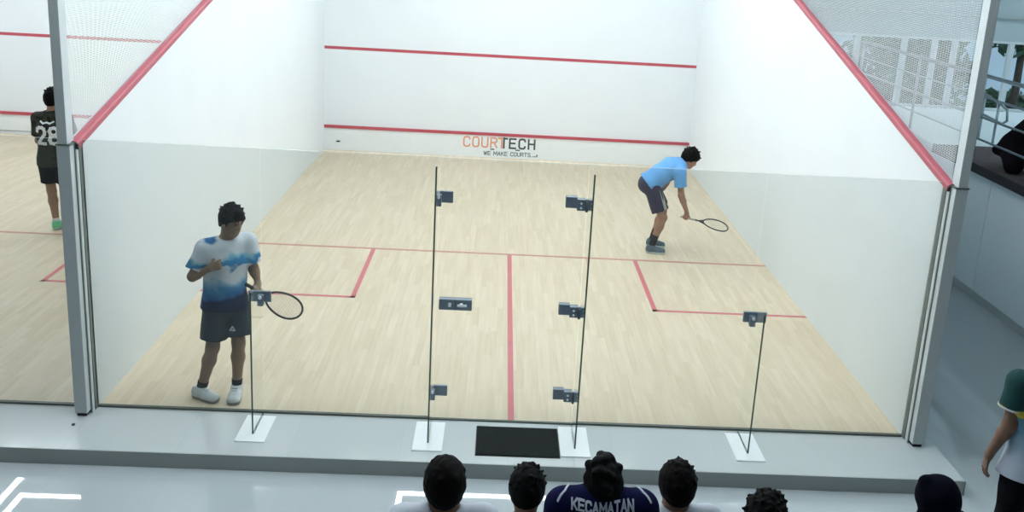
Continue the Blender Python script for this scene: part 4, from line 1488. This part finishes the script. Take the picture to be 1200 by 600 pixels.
cf = cap(sh_ + (el_ - sh_) * 0.56, sh_ + (el_ - sh_) * 0.615, 0.090, 0.092, (1, 1))
cf = cut(cf, [], [cap(sh_, el_, 0.060)])
sdf_obj('sleeve_cuff', cf, *bounds([sh_, el_], 0.13), 0.006, M['whitetee'], p4['shirt'])

# person in dark clothes sitting on the balcony floor behind the railing
o5 = (9.14, 3.45, BZ)
J5 = dict(pelvis=(9.32, 3.42, BZ + 0.125), chest=(9.22, 3.46, BZ + 0.47), neck=(9.14, 3.47, BZ + 0.70), head=(9.09, 3.36, BZ + 0.86),
          F=(-0.85, -0.3, -0.35), U=(-0.3, 0.0, 0.93), side=(0.15, -1, 0), sideP=(0, -1, 0),
          shR=(9.17, 3.64, BZ + 0.59), elR=(9.08, 3.88, BZ + 0.38), wrR=(9.10, 3.76, BZ + 0.20), hRt=(0, 0, 1),
          shL=(9.15, 3.28, BZ + 0.59), elL=(9.02, 3.10, BZ + 0.34), wrL=(8.96, 3.28, BZ + 0.28), hLt=(0, 0, 1),
          hipR=(9.30, 3.52, BZ + 0.12), knR=(9.08, 3.92, BZ + 0.20), anR=(8.93, 3.56, BZ + 0.085), hem=(9.33, 3.42, BZ + 0.06),
          hipL=(9.30, 3.32, BZ + 0.12), knL=(9.08, 2.94, BZ + 0.20), anL=(8.93, 3.28, BZ + 0.085))
p5 = person('person in dark clothes low behind the balcony railing at the right edge', o5, J5, dict(scale=1.0, width=1.1, skin=M['skin3'], hair=SHORT, hairmat=M['hair'], seed=31,
            shirt=M['hood'], pants=M['blacktrouser'], leg=2, sleeve=1.85), h=0.0075)
# dark jacket spread over the right knee
o5a = np.array(o5)
jk = union([cap(np.array((9.16, 3.60, BZ + 0.66)) - o5a, np.array((9.05, 4.00, BZ + 0.33)) - o5a, 0.15, 0.095),
            cap(np.array((9.06, 4.02, BZ + 0.26)) - o5a, np.array((8.94, 4.10, BZ + 0.18)) - o5a, 0.085, 0.06),
            cap(np.array((9.06, 3.95, BZ + 0.22)) - o5a, np.array((8.90, 3.62, BZ + 0.10)) - o5a, 0.15, 0.11)], 0.10)
jk = cut(jk, [((0, 0, 0.012), (0, 0, -1))])
sdf_obj('jacket', wrinkle(jk, 0.006, 20, 8), np.array((-.5, -.2, -.05)), np.array((.45, .9, .95)), 0.008, M['hood'], p5['root'])

# ------------------------------------------------------------------ world, camera, colour management
wd_ = bpy.data.worlds.new('daylight')
SC.world = wd_
wd_.use_nodes = True
bg = wd_.node_tree.nodes.get('Background')
bg.inputs['Color'].default_value = (0.72, 0.86, 1.0, 1)
bg.inputs['Strength'].default_value = 1.2

cam_d = bpy.data.cameras.new('camera')
cam = bpy.data.objects.new('camera', cam_d)
COL.objects.link(cam)
CX, CY, CZ, YAW, PIT, ROLL, FPX, DX, DY = 3.01465, -7.01681, 3.69624, 0.0446237, -0.2565346, 0.0587906, 1138.02, 28.694, -67.744
fw = Vector((math.sin(YAW) * math.cos(PIT), math.cos(YAW) * math.cos(PIT), math.sin(PIT)))
rt = Vector((math.cos(YAW), -math.sin(YAW), 0))
up = rt.cross(fw)
R_ = rt * math.cos(ROLL) + up * math.sin(ROLL)
U_ = -rt * math.sin(ROLL) + up * math.cos(ROLL)
cam.matrix_world = Matrix(((R_.x, U_.x, -fw.x, CX), (R_.y, U_.y, -fw.y, CY), (R_.z, U_.z, -fw.z, CZ), (0, 0, 0, 1)))
cam_d.sensor_fit = 'HORIZONTAL'
cam_d.sensor_width = 36.0
cam_d.lens = FPX / 1200 * 36.0
cam_d.shift_x = -DX / 1200
cam_d.shift_y = DY / 1200
cam_d.clip_start = 0.05
SC.camera = cam

SC.view_settings.view_transform = 'Standard'
SC.view_settings.look = 'None'
SC.view_settings.gamma = 1
SC.view_settings.use_curve_mapping = False
SC.view_settings.exposure = 0.2
SC.cycles.use_denoising = True
SC.cycles.max_bounces = 10
SC.cycles.transparent_max_bounces = 32
SC.cycles.caustics_reflective = False
SC.cycles.caustics_refractive = False
SC.cycles.sample_clamp_indirect = 6.0
